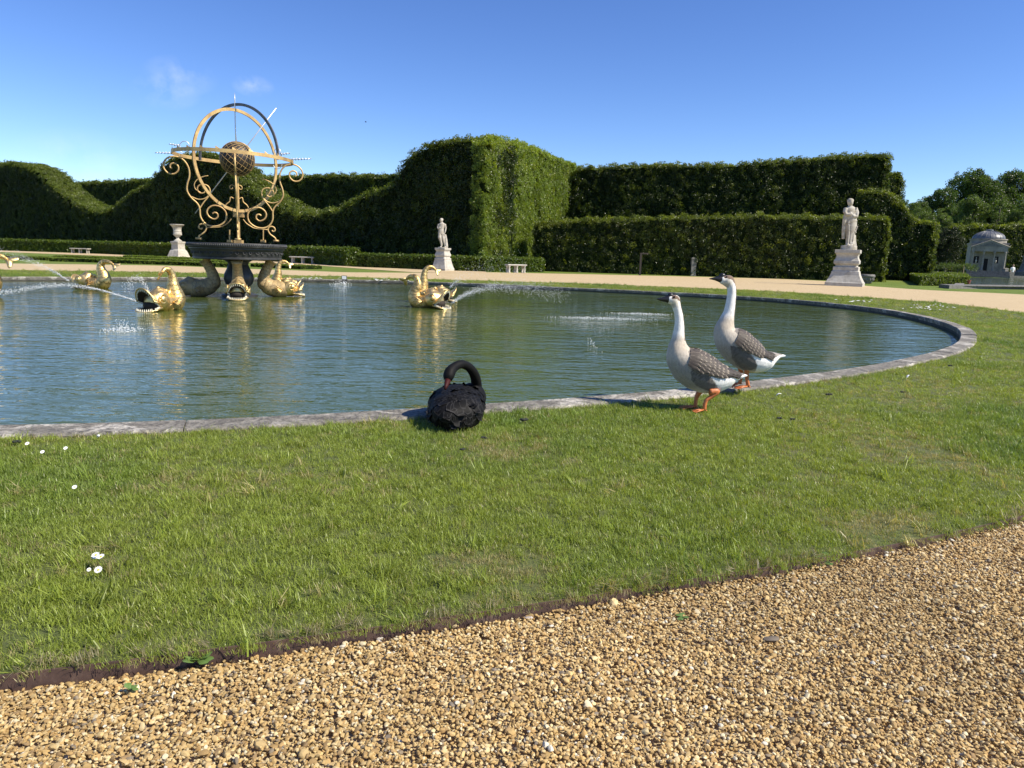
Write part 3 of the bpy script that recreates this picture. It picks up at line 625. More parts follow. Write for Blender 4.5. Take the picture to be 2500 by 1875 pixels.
# ring of gilded dolphins: spine traced from the one swimming left
sp_back = [(-.64,.62),(-.54,.675),(-.42,.69),(-.32,.66),(-.265,.58),(-.27,.47),(-.32,.36),(-.33,.25),(-.27,.16),(-.14,.12),(.0,.13),(.12,.17),(.22,.19)]
ra_back = [.026,.042,.058,.072,.088,.115,.145,.17,.185,.185,.18,.17,.13]
sp_up = [(.02,.80),(-.07,.87),(-.17,.86),(-.24,.77),(-.265,.64),(-.27,.50),(-.30,.36),(-.31,.25),(-.25,.16),(-.12,.12),(.02,.14),(.14,.17),(.24,.19)]
ra_up = [.024,.038,.052,.064,.080,.105,.14,.165,.18,.18,.175,.165,.13]
HEAD = (.20, .20, .19)
def place(px, py): v = gp(px, py, ZW); return (v.x, v.y, ZW-.02)
gg = 'gilded dolphins spouting round the fountain table'
def face(loc, tx, ty): return math.atan2(ty-loc[1], tx-loc[0])
l = place(228, 704); dolphin('gilded_dolphin', 'gilded dolphin facing left behind the fountain table, mouth turned away', l, rad(168), 1.02, sp_back, ra_back, .95, HEAD, GOLD, group=gg)
l = place(402, 757); dolphin('gilded_dolphin', 'gilded dolphin with gaping toothed mouth facing front left, nearest the camera', l, rad(252), .96, [(x*.9, z*.86+.02) for x, z in sp_up], [r*1.1 for r in ra_up], .95, (.16, .20, .215), GOLD, gape=1.15, group=gg)
l = place(1042, 751); dolphin('gilded_dolphin', 'gilded dolphin facing right with tail curling left, alone in mid pool', l, rad(-22), .95, [(x*.78-.03, z*1.0) for x, z in sp_back], ra_back, .9, (.17, .20, .215), GOLD, gape=1.1, group=gg)
l = place(1060, 738); dolphin('gilded_dolphin', 'gilded dolphin half hidden behind its twin in mid pool, tail hooked right', l, rad(12), .98, [(x+.02, z*.97) for x, z in sp_up], ra_up, .9, HEAD, GOLD, gape=1.0, group=gg)
l = place(705, 708); dolphin('gilded_dolphin', 'gilded dolphin hidden behind the right table support, only its curled tail clear', l, rad(14), 1.0, [(x, z*.92) for x, z in sp_up], ra_up, .9, (.05, .18, .17), GOLD, group=gg)
l = place(-72, 722); dolphin('gilded_dolphin', 'gilded dolphin cut off by the left edge, only tail and flank showing', l, rad(185), 1.25, sp_back, ra_back, .95, HEAD, GOLD, group=gg)
# ------------------------------------------------------------------ stone table, its three bronze dolphins and the armillary sphere
Y0 = CY; K = Y0/1734.0
ztop = at(585, 594.5, Y0).z; zbot = at(585, 633, Y0).z
o = empty('stone_table', (CX, CY, ZW), 0, 'round dark stone table with carved rim carried above the water by dolphins', 'stone table')
T0 = ztop-ZW; B0 = zbot-ZW; mb = MB(); RS = 1.09
mb.lathe([(RS*.86, B0), (RS*.89, B0+.012), (RS*.89, B0+.045), (RS*.875, B0+.055), (RS*.885, B0+.075), (RS*.90, B0+.16), (RS*.935, B0+.215), (RS*.955, B0+.23), (RS*.955, B0+.25), (RS*.975, B0+.262), (RS*.995, T0-.085), (RS, T0-.07), (RS, T0-.012), (RS*.992, T0), (.05, T0+.002)], n=96)
autosmooth(obj('table_top', mb, M['slab'], o), 30)
mb = MB()
for i in range(150):
    a = 2*math.pi*i/150; mb.ell((math.cos(a)*RS*1.0, math.sin(a)*RS*1.0, T0-.045), (.016, .018, .026), 6, 4)
obj('beading', mb, M['slab'], o, True)
mb = MB()
for i in range(44):                                       # carved scrolls on the frieze
    a = 2*math.pi*(i+.5)/44; c = Vector((math.cos(a), math.sin(a), 0)); tn = Vector((-c.y, c.x, 0)); z = B0+.145; s_ = 1 if i % 2 else -1
    pts = [c*(RS*.902+.01*q/10)+tn*s_*(.06*(1-q/13)*math.cos(q*.75))+Vector((0, 0, z+.055*(1-q/13)*math.sin(q*.75))) for q in range(11)]
    mb.loft(pts, .011, 5)
obj('frieze_carving', mb, M['slab'], o, True)
mb = MB(); mb.lathe([(.40, -.2), (.40, .045), (.36, .06), (.24, .09), (.20, .16), (.22, .22), (.30, .30), (.335, .42), (.32, .52), (.26, .64), (.22, .74), (.24, .80), (.36, .86), (.44, B0-.02), (.44, B0)], n=40)
autosmooth(obj('pedestal', mb, M['slab'], o), 40)
sp_sup = [(-.05, B0+.0), (-.10, B0-.09), (-.17, B0-.22), (-.225, B0-.38), (-.235, B0-.52), (-.19, .31), (-.08, .235), (.06, .205), (.18, .20), (.28, .20), (.34, .19)]
ra_sup = [.135, .105, .112, .13, .15, .178, .195, .20, .20, .19, .15]
gb = 'bronze dolphins carrying the stone table'
dd = .78
for lab, a, tw in (('worn bronze dolphin facing left, carrying the table with its raised tail', 196, 0), ('bronze dolphin facing the camera under the table, gilded brow and gaping mouth', 289, 0), ('bronze dolphin facing right, gilded cheek and tail raised to the table', 24, 0)):
    a = rad(a); c = (CX+dd*math.cos(a), CY+dd*math.sin(a), ZW-.02)
    front = 'camera' in lab; right = 'right' in lab
    dolphin('bronze_dolphin', lab, c, a, 1.0, sp_sup, ra_sup, .95, (.33, .22, .205), BRZ if not (front or right) else (M['bronze'] if front else M['bronze'], M['gold_plain']), gape=.95 if front else .8, fluke=False, group=gb)
# armillary sphere; traced points (zx, zy) in a 4.147x enlargement of the photo with its corner at (350, 200)
t = NT('gilt_iron'); n1 = t.noise(4, 5, .65); n2 = t.noise(24, 4, .6); c = t.mix((.66, .46, .19), (.40, .25, .11), t.ramp(n1, [(.4, 0), (.68, 1)])); c = t.mix(c, (.22, .12, .06), t.math('MULTIPLY', t.ramp(n2, [(.58, 0), (.72, 1)]), .6))
t.col(c); t.set(Metallic=.5, Roughness=.55); M['gilt'] = t.mat
t = NT('grey_iron'); n1 = t.noise(9, 4, .6); t.col(t.ramp(n1, [(.3, (.10, .10, .10)), (.7, (.22, .21, .20))])); t.set(Metallic=.6, Roughness=.5); M['iron'] = t.mat
t = NT('bare_steel'); t.col((.66, .65, .62)); t.set(Metallic=.7, Roughness=.4); M['steel'] = t.mat
t = NT('globe_dark'); n1 = t.noise(2.0, 5, .6); msk = t.math('GREATER_THAN', n1, .56); sep = t.new('SeparateXYZ'); t.lk(t.tc(), sep.inputs[0]); c = t.mix((.035, .028, .024), (.50, .38, .17), t.math('MULTIPLY', msk, t.math('GREATER_THAN', sep.outputs[2], 2.22)))
t.col(c); t.set(Roughness=.5, Metallic=.3); M['globe'] = t.mat
AR = empty('armillary_sphere', (CX, CY, ztop), 0, 'gilded armillary sphere with dark globe on scrolled legs on the table', 'armillary sphere')
def T(zx, zy, y=0.0): v = at(350+zx/4.147, 200+zy/4.147, Y0); return Vector((v.x-CX, y, v.z-ztop))
GC = T(950, 780); R1 = (T(950, 285)-T(950, 1305)).length/2; C1 = (T(938, 285)+T(962, 1305))/2; Rh = (T(345, 745)-T(1490, 805)).length/2; CH = (T(345, 735)+T(1490, 800))/2; CH.x += .0
def circ(c, r, ax, ay, a0=0, a1=360, n=96): return [c+ax*(r*math.cos(q))+ay*(r*math.sin(q)) for q in np.radians(np.linspace(a0, a1, n))]
Zv = Vector((0, 0, 1))
a1_ = rad(36); e1 = Vector((math.cos(a1_), -math.sin(a1_), 0)); n1_ = Vector((math.sin(a1_), math.cos(a1_), 0))
def hoop(name, c, r, ex, ey, w, th, mat, a0=0, a1=360, n=96, flat=False):
    nn = ex.cross(ey).normalized(); pts = circ(c, r, ex, ey, a0, a1, n); mb = MB()
    mb.band(pts[:-1] if a1-a0 == 360 else pts, (lambda i: nn), w, th, (lambda i: (pts[i]-c).normalized()), closed=(a1-a0 == 360))
    return autosmooth(obj(name, mb, mat, AR), 50)
hoop('meridian_ring', C1, R1, Vector((math.cos(rad(59)), math.sin(rad(59)), 0)), Zv, .03, .066, M['gilt'])
hoop('meridian_ring', C1+Vector((0.02, 0, .05)), R1*1.06, Vector((math.cos(rad(-24)), math.sin(rad(-24)), 0)), Zv, .03, .06, M['iron'], 0, 180)['label'] = 'dark grey half ring'
hv = (T(1490, 800)-T(345, 735)).normalized(); hoop('horizon_ring', CH, Rh, hv, Vector((0, 1, 0)), .075, .02, M['gilt'])
mb = MB(); mb.ell(GC, ((T(1118, 780)-T(782, 780)).length/2,)*3, 40, 28); obj('globe', mb, M['globe'], AR, True); RG = (T(1118, 780)-T(782, 780)).length/2
ax = (T(1345, 265)-T(525, 1330)).normalized(); px_ = ax.cross(Vector((0, 1, 0))).normalized(); py_ = ax.cross(px_)
mb = MB()
for q in range(12):
    a = math.pi*q/12; d = px_*math.cos(a)+py_*math.sin(a); mb.loft(circ(GC, RG+.002, d, ax, 0, 360, 49), .0042, 5)
for la in (-68, -51, -34, -17, 0, 17, 34, 51, 68): mb.loft(circ(GC+ax*(RG*math.sin(rad(la))), (RG+.002)*math.cos(rad(la)), px_, py_, 0, 360, 49), .0042, 5)
obj('globe_grid', mb, M['gilt'], AR, True)
mb = MB(); mb.loft([T(525, 1332), GC, T(1345, 265)], .012, 8); obj('polar_rod', mb, M['steel'], AR, True)
mb = MB(); mb.loft([GC, T(933, 500), T(925, 190), T(924, 108)], [.016, .016, .014, .002], 8); obj('spindle', mb, M['steel'], AR, True)
mb = MB(); mb.loft([T(950, 940), T(958, 1250), T(965, 1610)], [.03, .034, .036], 10); mb.box(T(965, 1618), (.09, .07, .035)); mb.box(T(966, 1345), (.11, .06, .055)); obj('post', mb, M['gilt'], AR)
def spiral(c, r0, a0, turns, n=26, sgn=1, r1=.12):          # shrinking curl in traced pixels
    return [(c[0]+(r0*(1-(1-r1)*q/(n-1)))*math.cos(a0+sgn*turns*6.283*q/(n-1)), c[1]+(r0*(1-(1-r1)*q/(n-1)))*math.sin(a0+sgn*turns*6.283*q/(n-1))) for q in range(n)]
S1 = [(1330,1600),(1318,1575),(1275,1540),(1256,1500),(1262,1475),(1285,1460),(1315,1470),(1325,1498),(1306,1512),(1292,1500)]
S2 = [(1195,1352),(1175,1338),(1150,1348),(1148,1382),(1180,1405),(1225,1385),(1245,1340),(1225,1295),(1175,1268),(1110,1282),(1068,1335),(1075,1410),(1130,1462),(1205,1478),(1268,1452),(1305,1390),(1310,1310),(1330,1260),(1385,1205),(1418,1140),(1412,1070),(1392,1000),(1392,930),(1415,870),(1455,828),(1510,812),(1570,825),(1612,870),(1620,930),(1585,980),(1530,985),(1492,950),(1490,905),(1520,880),(1553,890),(1562,920),(1545,935)]
S3 = [(1310,1310),(1275,1250),(1225,1180),(1208,1120),(1230,1075),(1280,1066),(1318,1090),(1322,1130),(1295,1155),(1262,1145),(1255,1115),(1275,1103)]
S4 = [(1215,1165),(1260,1205),(1320,1218),(1385,1195)]
S5 = [(1290,1150),(1340,1120),(1350,1070),(1320,1020),(1260,985),(1220,975)]
S6 = [(1020,1390),(1050,1430),(1090,1460),(1130,1480),(1262,1495)]
S7 = [(985,1185),(1020,1172),(1030,1215),(1065,1250),(1080,1290)]
S8 = [(970,1330),(970,1100),(975,1062),(1000,1046),(1022,1062),(1018,1086),(1000,1085),(996,1070)]
def leg_mesh(R):
    mb = MB()
    for pts, r in ((S1, .017), (S2, .0185), (S3, .015), (S4, .013), (S5, .010), (S6, .011), (S7, .012), (S8, .010)):
        p3 = [T(x, y) for x, y in pts]; p3 = [R @ Vector((p.x-T(965, p_[1]).x, 0, p.z)) for p, p_ in zip(p3, pts)]; mb.loft(catmull(p3, 5), r, 7)
    f = T(1330, 1612); f = R @ Vector((f.x-T(965, 1612).x, 0, f.z)); mb.box(f+Vector((0, 0, .01)), (.055, .045, .022))
    return mb
off = T(965, 1600).x
for ang in (21, 111, 201, 291):
    l_ = obj('scroll_leg', leg_mesh(Matrix.Rotation(rad(ang), 3, 'Z')), M['gilt'], AR, True); l_.location.x = off*.6
mb = MB()
for zx in (795, 1145): mb = MB(); p = T(zx, 1605, .45); mb.loft([p, T(zx, 1490, .45)], .014, 6); mb.box(T(zx, 1608, .45), (.05, .045, .03)); obj('strut', mb, M['gilt'], AR)
# corkscrew flames and loops at the ends of the horizon ring
def cork(p0, p1, r, turns):
    d = (p1-p0); n = int(turns*10); s = d.normalized().cross(Vector((0, 1, 0))).normalized(); u = Vector((0, 1, 0))
    return [p0+d*(i/n)+(s*math.cos(i*.628)+u*math.sin(i*.628))*r*(1-i/n*.75) for i in range(n+1)]
for pts in (((345,725),(120,716),.028,7),((372,650),(262,628),.032,4),((1500,785),(1700,778),.028,7),((1385,735),(1485,722),.032,4)):
    mb = MB(); a, b, r, tn = pts; mb.loft(cork(T(*a), T(*b), r, tn), .0085, 5); mb.loft([T(*a), T(*b)], .006, 5); obj('corkscrew_flame', mb, M['steel'], AR, True)
mb = MB(); mb.loft([T(418+48*math.cos(q), 662+62*math.sin(q), .3*math.cos(q)*.1) for q in np.linspace(0, 6.283, 30)], .0085, 6); obj('loop', mb, M['steel'], AR, True); mb = MB(); mb.loft([T(1357+36*math.cos(q), 730+58*math.sin(q)) for q in np.linspace(0, 6.283, 30)], .0085, 6)
mb.loft([T(1357+15*math.cos(q)*(1-q/14), 725+30*math.sin(q)*(1-q/14)) for q in np.linspace(0, 12, 40)], .007, 5); mb.loft([T(1360+45*math.cos(q), 820+60*math.sin(q)) for q in np.linspace(.3, 2.8, 16)], .007, 5)
obj('loop', mb, M['steel'], AR, True)
mb = MB()
for q in range(10):                                       # pointed tabs on the horizon ring
    a = rad(200+q*15); c = CH+hv*Rh*math.cos(a)+Vector((0, 1, 0))*Rh*math.sin(a); tn = (-hv*math.sin(a)+Vector((0, 1, 0))*math.cos(a)); mb.add([c+Zv*.035, c+tn*.09+Zv*.035, c+Zv*.09, c+Zv*.035+(c-CH).normalized()*.012], [(0, 1, 2), (0, 2, 3), (1, 3, 2)])
obj('ring_tab', mb, M['gilt'], AR)
# ------------------------------------------------------------------ water jets and splashes
t = NT('white_water'); t.col((.90, .92, .92)); t.set(Roughness=.2, IOR=1.33); t.b.inputs['Transmission Weight'].default_value = .1; M['spray'] = t.mat
t = NT('clear_stream'); t.col((.95, .97, .98)); t.set(Roughness=.08, IOR=1.33); t.b.inputs['Transmission Weight'].default_value = .8; M['stream'] = t.mat
ICO = None
def drops(P, R):
    global ICO
    if ICO is None:
        import bmesh
        b = bmesh.new(); bmesh.ops.create_icosphere(b, subdivisions=1, radius=1); ICO = (np.array([v.co[:] for v in b.verts]), np.array([[v.index for v in f.verts] for f in b.faces])); b.free()
    V, Fc = ICO; n = len(P); vv = (np.asarray(P)[:, None, :]+V[None]*np.asarray(R)[:, None, None]).reshape(-1, 3); ff = (Fc[None]+np.arange(n)[:, None, None]*len(V)).reshape(-1, 3)
    me = bpy.data.meshes.new('drops'); me.from_pydata(vv.tolist(), [], ff.tolist()); me.polygons.foreach_set('use_smooth', [True]*len(ff)); return me
def jet(label, pts, n, s0, s1, r, group='water jets from the dolphins', core=.35):
    C = np.array(catmull([tuple(p) for p in pts], 12)); tt = RNG.random(n)**.9; i = tt*(len(C)-1); a = np.floor(i).astype(int).clip(0, len(C)-2); P = C[a]+(C[a+1]-C[a])*(i-a)[:, None]
    P = P+RNG.normal(0, 1, P.shape)*(s0+(s1-s0)*tt**1.3)[:, None]; R = r*RNG.uniform(.45, 1.25, n); mb_ = drops(P, R)
    o = link('water_jet', mb_, M['spray']); n_ = int(len(C)*core); st = MB(); st.loft([Vector(p) for p in C[:n_]], np.linspace(r*.9, r*1.6, n_), 7); obj('stream', st, M['stream'], o, True)
    return tag(o, label, 'water jet', group)
def splash(label, px, py, w, h, n, r, group='splashes on the pool', tall=.12):
    c = gp(px, py, ZW); k = c.y/1734; x = RNG.normal(0, .42, n)*w*k; y = RNG.normal(0, .42, n)*h*k*c.y/1.15*.6; q = np.hypot(x/(w*k), y/(h*k*c.y/1.15*.6)); z = ZW+RNG.exponential(tall, n)*np.exp(-q*2.2)*.6+.004
    o = link('splash', drops(np.c_[c.x+x, c.y+y, z], r*RNG.uniform(.4, 1.3, n)), M['spray']); return tag(o, label, 'splash', group)
ym = gp(402, 757, ZW).y-.25
jet('long low jet of water arching left from the gaping front dolphin', [at(352,742,ym), at(300,724,ym), at(230,705,ym), at(150,696,ym), at(70,704,ym), at(-30,722,ym)], 1800, .005, .032, .0045)
jet('short fountain of spray rising from the front dolphin mouth', [at(376,745,ym), at(365,715,ym), at(350,690,ym), at(335,678,ym), at(318,690,ym), at(312,712,ym)], 460, .008, .05, .004)
yb = gp(228, 704, ZW).y
jet('jet of water flung up to the far left edge behind the pool', [at(168,686,yb-.2), at(135,665,yb), at(90,643,yb+.4), at(45,628,yb+.8), at(-20,614,yb+1.2)], 1100, .01, .085, .005)
yg = gp(1042, 751, ZW).y
jet('broad white jet spraying right from the mid pool dolphin', [at(1102,741,yg-.1), at(1130,722,yg-.1), at(1170,707,yg), at(1220,700,yg), at(1290,703,yg), at(1380,722,yg)], 3000, .012, .11, .0044)
jet('thin spray rising right behind the twin dolphins', [at(1098,703,yg+.5), at(1110,690,yg+.5), at(1140,672,yg+.7), at(1200,655,yg+1), at(1300,668,yg+1.2)], 800, .006, .24, .0040)
splash('ragged white splash in front of the gaping dolphin', 300, 808, 52, 11, 420, .0045)
splash('long thin line of splashes right of the mid pool jet, nearer the camera', 1465, 778, 130, 5, 900, .0045, tall=.025)
splash('faint line of splashes beyond the nearer one, right of the jet', 1565, 767, 95, 4, 650, .0045, tall=.02)
splash('small far splash below the white sign board', 832, 693, 22, 4, 130, .010)
splash('thin dribble of drops left of the two geese', 1446, 838, 8, 30, 26, .005, tall=.02)
# ------------------------------------------------------------------ birds
def paint_mat(name, rough=.75, sheen=.3, bumps=(90, .25, .004), spec=.25):
    t = NT(name); n = t.noise(bumps[0], 3, .6, t.mapped((1, 1, .35))); t.col(t.mix(t.attr('Col'), t.mix(t.attr('Col'), (.72, .72, .72), 1, 'MULTIPLY'), t.ramp(n, [(.4, 0), (.75, 1)])))
    t.set(Roughness=rough); t.b.inputs['Sheen Weight'].default_value = sheen; t.b.inputs['Specular IOR Level'].default_value = spec; t.bump(n, bumps[1], bumps[2]); return t.mat
M['plumage'] = paint_mat('plumage'); M['feather'] = paint_mat('feather', .6, .1, (160, .15, .002)); M['swan'] = paint_mat('black_plumage', .62, 0, (120, .3, .003), .14)
def plain(name, c, rough, spec=.5, n=None):
    t = NT(name); c2 = tuple(x*.6 for x in c); t.col(t.ramp(t.noise(n or 40, 4, .6), [(.3, c), (.75, c2)])); t.set(Roughness=rough); t.b.inputs['Specular IOR Level'].default_value = spec; t.bump(t.noise(120, 2, .5), .15, .003); return t.mat
M['bill'] = plain('black_bill', (.018, .017, .017), .35); M['leg'] = plain('orange_leg', (.62, .19, .06), .5); M['eye'] = plain('dark_eye', (.02, .01, .006), .08); M['redbill'] = plain('red_bill', (.045, .007, .006), .6, .2)
def lerp_poly(pts, t_): return np.array([np.interp(t_, range(len(pts)), [p[i] for p in pts]) for i in range(len(pts[0]))])
def seg_dist(X, Z, poly):                                 # distance of points to a traced polyline
    d = np.full(len(X), 1e9)
    for (a, b), (c, e) in zip(poly[:-1], poly[1:]):
        vx, vz = c-a, e-b; t_ = np.clip(((X-a)*vx+(Z-b)*vz)/(vx*vx+vz*vz+1e-12), 0, 1); d = np.minimum(d, np.hypot(X-a-t_*vx, Z-b-t_*vz))
    return d
def in_poly(X, Z, poly):
    r = np.zeros(len(X), bool); n = len(poly)
    for i in range(n):
        (x1, z1), (x2, z2) = poly[i], poly[(i+1) % n]; c = ((z1 > Z) != (z2 > Z)) & (X < (x2-x1)*(Z-z1)/(z2-z1+1e-12)+x1); r ^= c
    return r
def sm(a, b, x): t_ = np.clip((x-a)/(b-a), 0, 1); return t_*t_*(3-2*t_)
def goose(label, ox, oy, s, foot, Y, spine, head, bill, wing, flank, white, back_stripe, legs, yaw=.18):
    """traced in an enlargement with corner (ox, oy) and s pixels per photo pixel; Y is the distance ahead"""
    O = at(ox+foot[0]/s, oy+foot[1]/s, Y); kz = Y/1734/s
    root = empty('goose', O, 0, label, 'goose', 'two geese on the pool edge')
    def L(x, z, y=0.0): v = at(ox+x/s, oy+z/s, Y); return Vector((v.x-O.x, y, v.z-O.z))
    def px(co):                                             # local metres back to the traced outline, for the plumage pattern
        w = np.c_[co[:, 0]+O.x, np.full(len(co), O.y), co[:, 2]+O.z-H]; d = w @ np.array(CF)
        return (1250+F*(w @ np.array(CR))/d-ox)*s, (937.5-F*(w @ np.array(CU))/d-oy)*s
    body = MB(); P = catmull([tuple(L(x, z)) for x, z, r, q in spine], 5); n = len(P); R = np.interp(np.linspace(0, len(spine)-1, n), range(len(spine)), [r*kz for _, _, r, _ in spine]); Q = np.interp(np.linspace(0, len(spine)-1, n), range(len(spine)), [q for *_, q in spine])
    body.loft([Vector(p) for p in P], [(r*q, r) for r, q in zip(R, Q)], 20, up=None)
    for x, z, r, q in head: body.ell(L(x, z), (r*kz*1.05, r*kz*q, r*kz), 16, 10)
    b = obj('body', body, M['plumage'], root, True); fuse(b, .0065, 5)
    def paint(co):
        X, Z = px(co); rgb = np.zeros((len(X), 3)); base = np.array((.50, .45, .375)); rgb[:] = base
        cream = np.array((.66, .57, .46)); wht = np.array((.90, .89, .86)); brown = np.array((.115, .075, .05)); grey = np.array((.225, .20, .175)); buff = np.array((.55, .455, .345))
        zt = head[0][1]; neck_z0, neck_z1 = white['neck']
        nk = sm(neck_z1, neck_z0, Z)[:, None]; rgb = rgb*(1-nk)+np.array((.86, .84, .79))*nk                      # pale neck
        bz = (np.exp(-((Z-white['buff'])/70.)**2))[:, None]*.6; rgb = rgb*(1-bz)+buff*bz
        # lower breast greyer with fine bars
        wob = fbm(X*.04, Z*.04, 5)*26; lo = sm(white['belly0'], white['belly1'], Z)[:, None]; bars = (.5+.5*np.sin((X*.62+Z*.78+wob*.6)*.40))[:, None]
        rgb = rgb*(1-lo*.75)+grey*1.35*lo*.75; fl = in_poly(X+wob*.6-8, Z+wob*.6-8, flank)[:, None]*1.0
        rgb = rgb*(1-lo*.22*bars); rgb = rgb*(1-fl)+((grey*.46)*(1-bars)+grey*1.05*bars*(bars > .80)+grey*.46*bars*(bars <= .80))*fl
        und = sm(white['under'][0], white['under'][1], Z)[:, None]*(1-fl); rgb = rgb*(1-und)+np.array((.76, .73, .67))*und
        bk = in_poly(X, Z, wing)[:, None]*1.0; rgb = rgb*(1-bk)+grey*.8*bk
        rump = in_poly(X+wob*.5-6, Z, white['rump'])[:, None]*1.0; rgb = rgb*(1-rump)+wht*rump
        # brown cap and stripe down the back of the neck; cream cheek
        hd = (Z < white['cheek'][1]+60) & (np.hypot(X-head[0][0], Z-head[0][1]) < 95); ch = np.exp(-(((X-white['cheek'][0])/52.)**2+((Z-white['cheek'][1])/40.)**2))[:, None]*hd[:, None]; rgb = rgb*(1-ch)+np.array((.70, .62, .46))*ch
        cp_ = in_poly(X, Z, back_stripe['cap'])[:, None]*1.0; rgb = rgb*(1-cp_)+brown*1.5*cp_
        st = (in_poly(X, Z, back_stripe['neck']))[:, None]*1.0; rgb = rgb*(1-st*.9)+brown*1.2*st*.9
        wl = (seg_dist(X, Z, back_stripe['line']) < 8)[:, None]*1.0; rgb = rgb*(1-wl)+wht*wl
        dk = (Z > white['throat'][1]-18) & (Z < white['throat'][1]+22) & (np.abs(X-white['throat'][0]) < 55); rgb = np.where(dk[:, None], rgb*.6+.4*np.array((.30, .20, .11)), rgb)
        return rgb*(.88+.24*fbm(X*.11, Z*.11, 2))[:, None]
    vcol(b, paint)
    bv = BVHTree.FromPolygons([v.co for v in b.data.vertices], [p.vertices[:] for p in b.data.polygons])
    def surf(x, z, lift=.0):
        p = L(x, z); p0 = p.copy(); h = (None,)
        for q in range(1):                               # slide back onto the body where the outline is passed
            h = bv.ray_cast(Vector((p.x, -2, p.z)), Vector((0, 1, 0)))
            if h[0] is not None: break
            p.z -= .007
        if h[0] is None:
            q_ = bv.find_nearest(Vector((p0.x, -.03, p0.z))); v_ = q_[0]+q_[1]*lift*.5; return Vector((v_.x, min(v_.y, -.004), v_.z))
        return Vector((p.x, (h[0].y if h[0] is not None else -.01)-lift*(1 if h[0] is not None else .3), p.z))
    # folded wing: rows of overlapping feathers with pale rims, each laid on the body
    (x0, z0), (x1, z1) = back_stripe['wing_axis']; axv = np.array((x1-x0, z1-z0), float); Lw = np.linalg.norm(axv); axv /= Lw; nv = np.array((-axv[1], axv[0]))
    for side in (1, -1):
        mb = MB(); cols = []; r = random.Random(3); rows = back_stripe['rows']
        for ri in range(rows, -1, -1):
            f = ri/rows; across = back_stripe['span'](f); nF = 7 if f < .62 else 6; fl_ = Lw*(.20+.10*f if f < .7 else .30); fw = 20+8*f if f < .7 else 15
            for j in range(nF):
                a = across[0]+(across[1]-across[0])*(j+.5*(ri % 2)*.6)/max(nF-1, 1); c = np.array((x0, z0))+axv*Lw*f*.64+nv*a; ang = r.uniform(-.06, .06)+(a/260. if f < .7 else a/900.); d = axv*math.cos(ang)+nv*math.sin(ang); e = np.array((-d[1], d[0])); V = []
                for p in range(7):
                    u = p/6; wv = fw*(1-(max(0, u-.55)/.45)**2.2*.85)*(0.55+.45*min(1, u*3))
                    for q in (-1, -.9, 0, .9, 1):
                        c2 = c+d*fl_*u+e*wv*q; sp_ = surf(c2[0], c2[1], .004+.006*(1-f)+.010*u*(1-abs(q)*.5)); V.append(sp_ if side == 1 else Vector((sp_.x, -sp_.y, sp_.z)))
                        edge = 1.0 if (abs(q) > .9 or u > .97) else 0.0
                        dk = np.array((.070, .057, .047))*r.uniform(.85, 1.2) if f < .7 else np.array((.045, .037, .031))*r.uniform(.85, 1.25); cols.append(dk*(1-edge)+np.array((.44, .37, .29))*edge if f < .7 or abs(q) > .9 else dk)
                o_ = len(mb.v); mb.add(V, [(p*5+q, p*5+q+1, (p+1)*5+q+1, (p+1)*5+q) for p in range(6) for q in range(4)])
        w = obj('wing', mb, M['feather'], root, True); w.data.attributes.new('Col', 'FLOAT_COLOR', 'POINT').data.foreach_set('color', np.c_[np.array(cols), np.ones(len(cols))].astype(np.float32).ravel())
    # bill with its knob
    mb = MB(); mb.loft([Vector(p) for p in catmull([tuple(L(x, z)) for x, z, *_ in bill], 5)], [(a*kz, c_*kz) for a, c_ in zip(np.interp(np.linspace(0, len(bill)-1, 5*(len(bill)-1)+1), range(len(bill)), [q[2] for q in bill]), np.interp(np.linspace(0, len(bill)-1, 5*(len(bill)-1)+1), range(len(bill)), [q[3] for q in bill]))], 12)
    kx, kz_, kr = back_stripe['knob']; mb.ell(L(kx+10, kz_+15), (kr*kz*1.05, kr*kz*.85, kr*kz*.9)); mb.ell(L(kx-14, kz_+34), (kr*kz*1.0, kr*kz*.8, kr*kz*.7)); bl = obj('bill', mb, M['bill'], root, True); fuse(bl, .0035, 3)
    ex, ez = back_stripe['eye']
    for sd_ in (1, -1):
        p = surf(ex, ez, 0); mb = MB(); mb.ell((p.x, p.y*sd_, p.z), (.0085, .006, .0085), 10, 8); obj('eye', mb, M['eye'], root, True)
    # legs and webbed feet
    for pts, rr, fx, fz, yy, ft in legs:
        mb = MB(); mb.loft([Vector(p) for p in catmull([tuple(L(x, z, yy)) for x, z in pts], 4)], np.interp(np.linspace(0, len(pts)-1, 4*(len(pts)-1)+1), range(len(pts)), [r_*kz for r_ in rr]), 10); lg_ = obj('leg', mb, M['leg'], root, True)
        a = L(fx, fz, yy); a.z = max(a.z, .004)+.006; mb = MB(); toes = [Vector((-.085*ft[0], dy, 0)) for dy in (-.05, 0.0, .05)]
        toes[1].x *= 1.18; tips = [Vector((a.x+q.x, a.y+q.y-.02, .006)) for q in toes]
        for tp in tips: mb.loft([a+Vector((0, 0, .004)), (a+tp)/2+Vector((0, 0, .006)), tp], [.008, .0065, .004], 8)
        mb.add([a, tips[0], (tips[0]+tips[1])/2*.96+a*.04, tips[1], (tips[1]+tips[2])/2*.96+a*.04, tips[2]], [(0, 1, 2), (0, 2, 3), (0, 3, 4), (0, 4, 5)]); mb.loft([a, a+Vector((.022, 0, -.002))], [.006, .003], 6)
        obj('foot', mb, M['leg'], lg_, True)
    return root
OX, OY, SC = 1580, 640, 4.147
n_span = lambda f: (-95+55*f, 60-25*f) if f < .7 else (-20, 34)
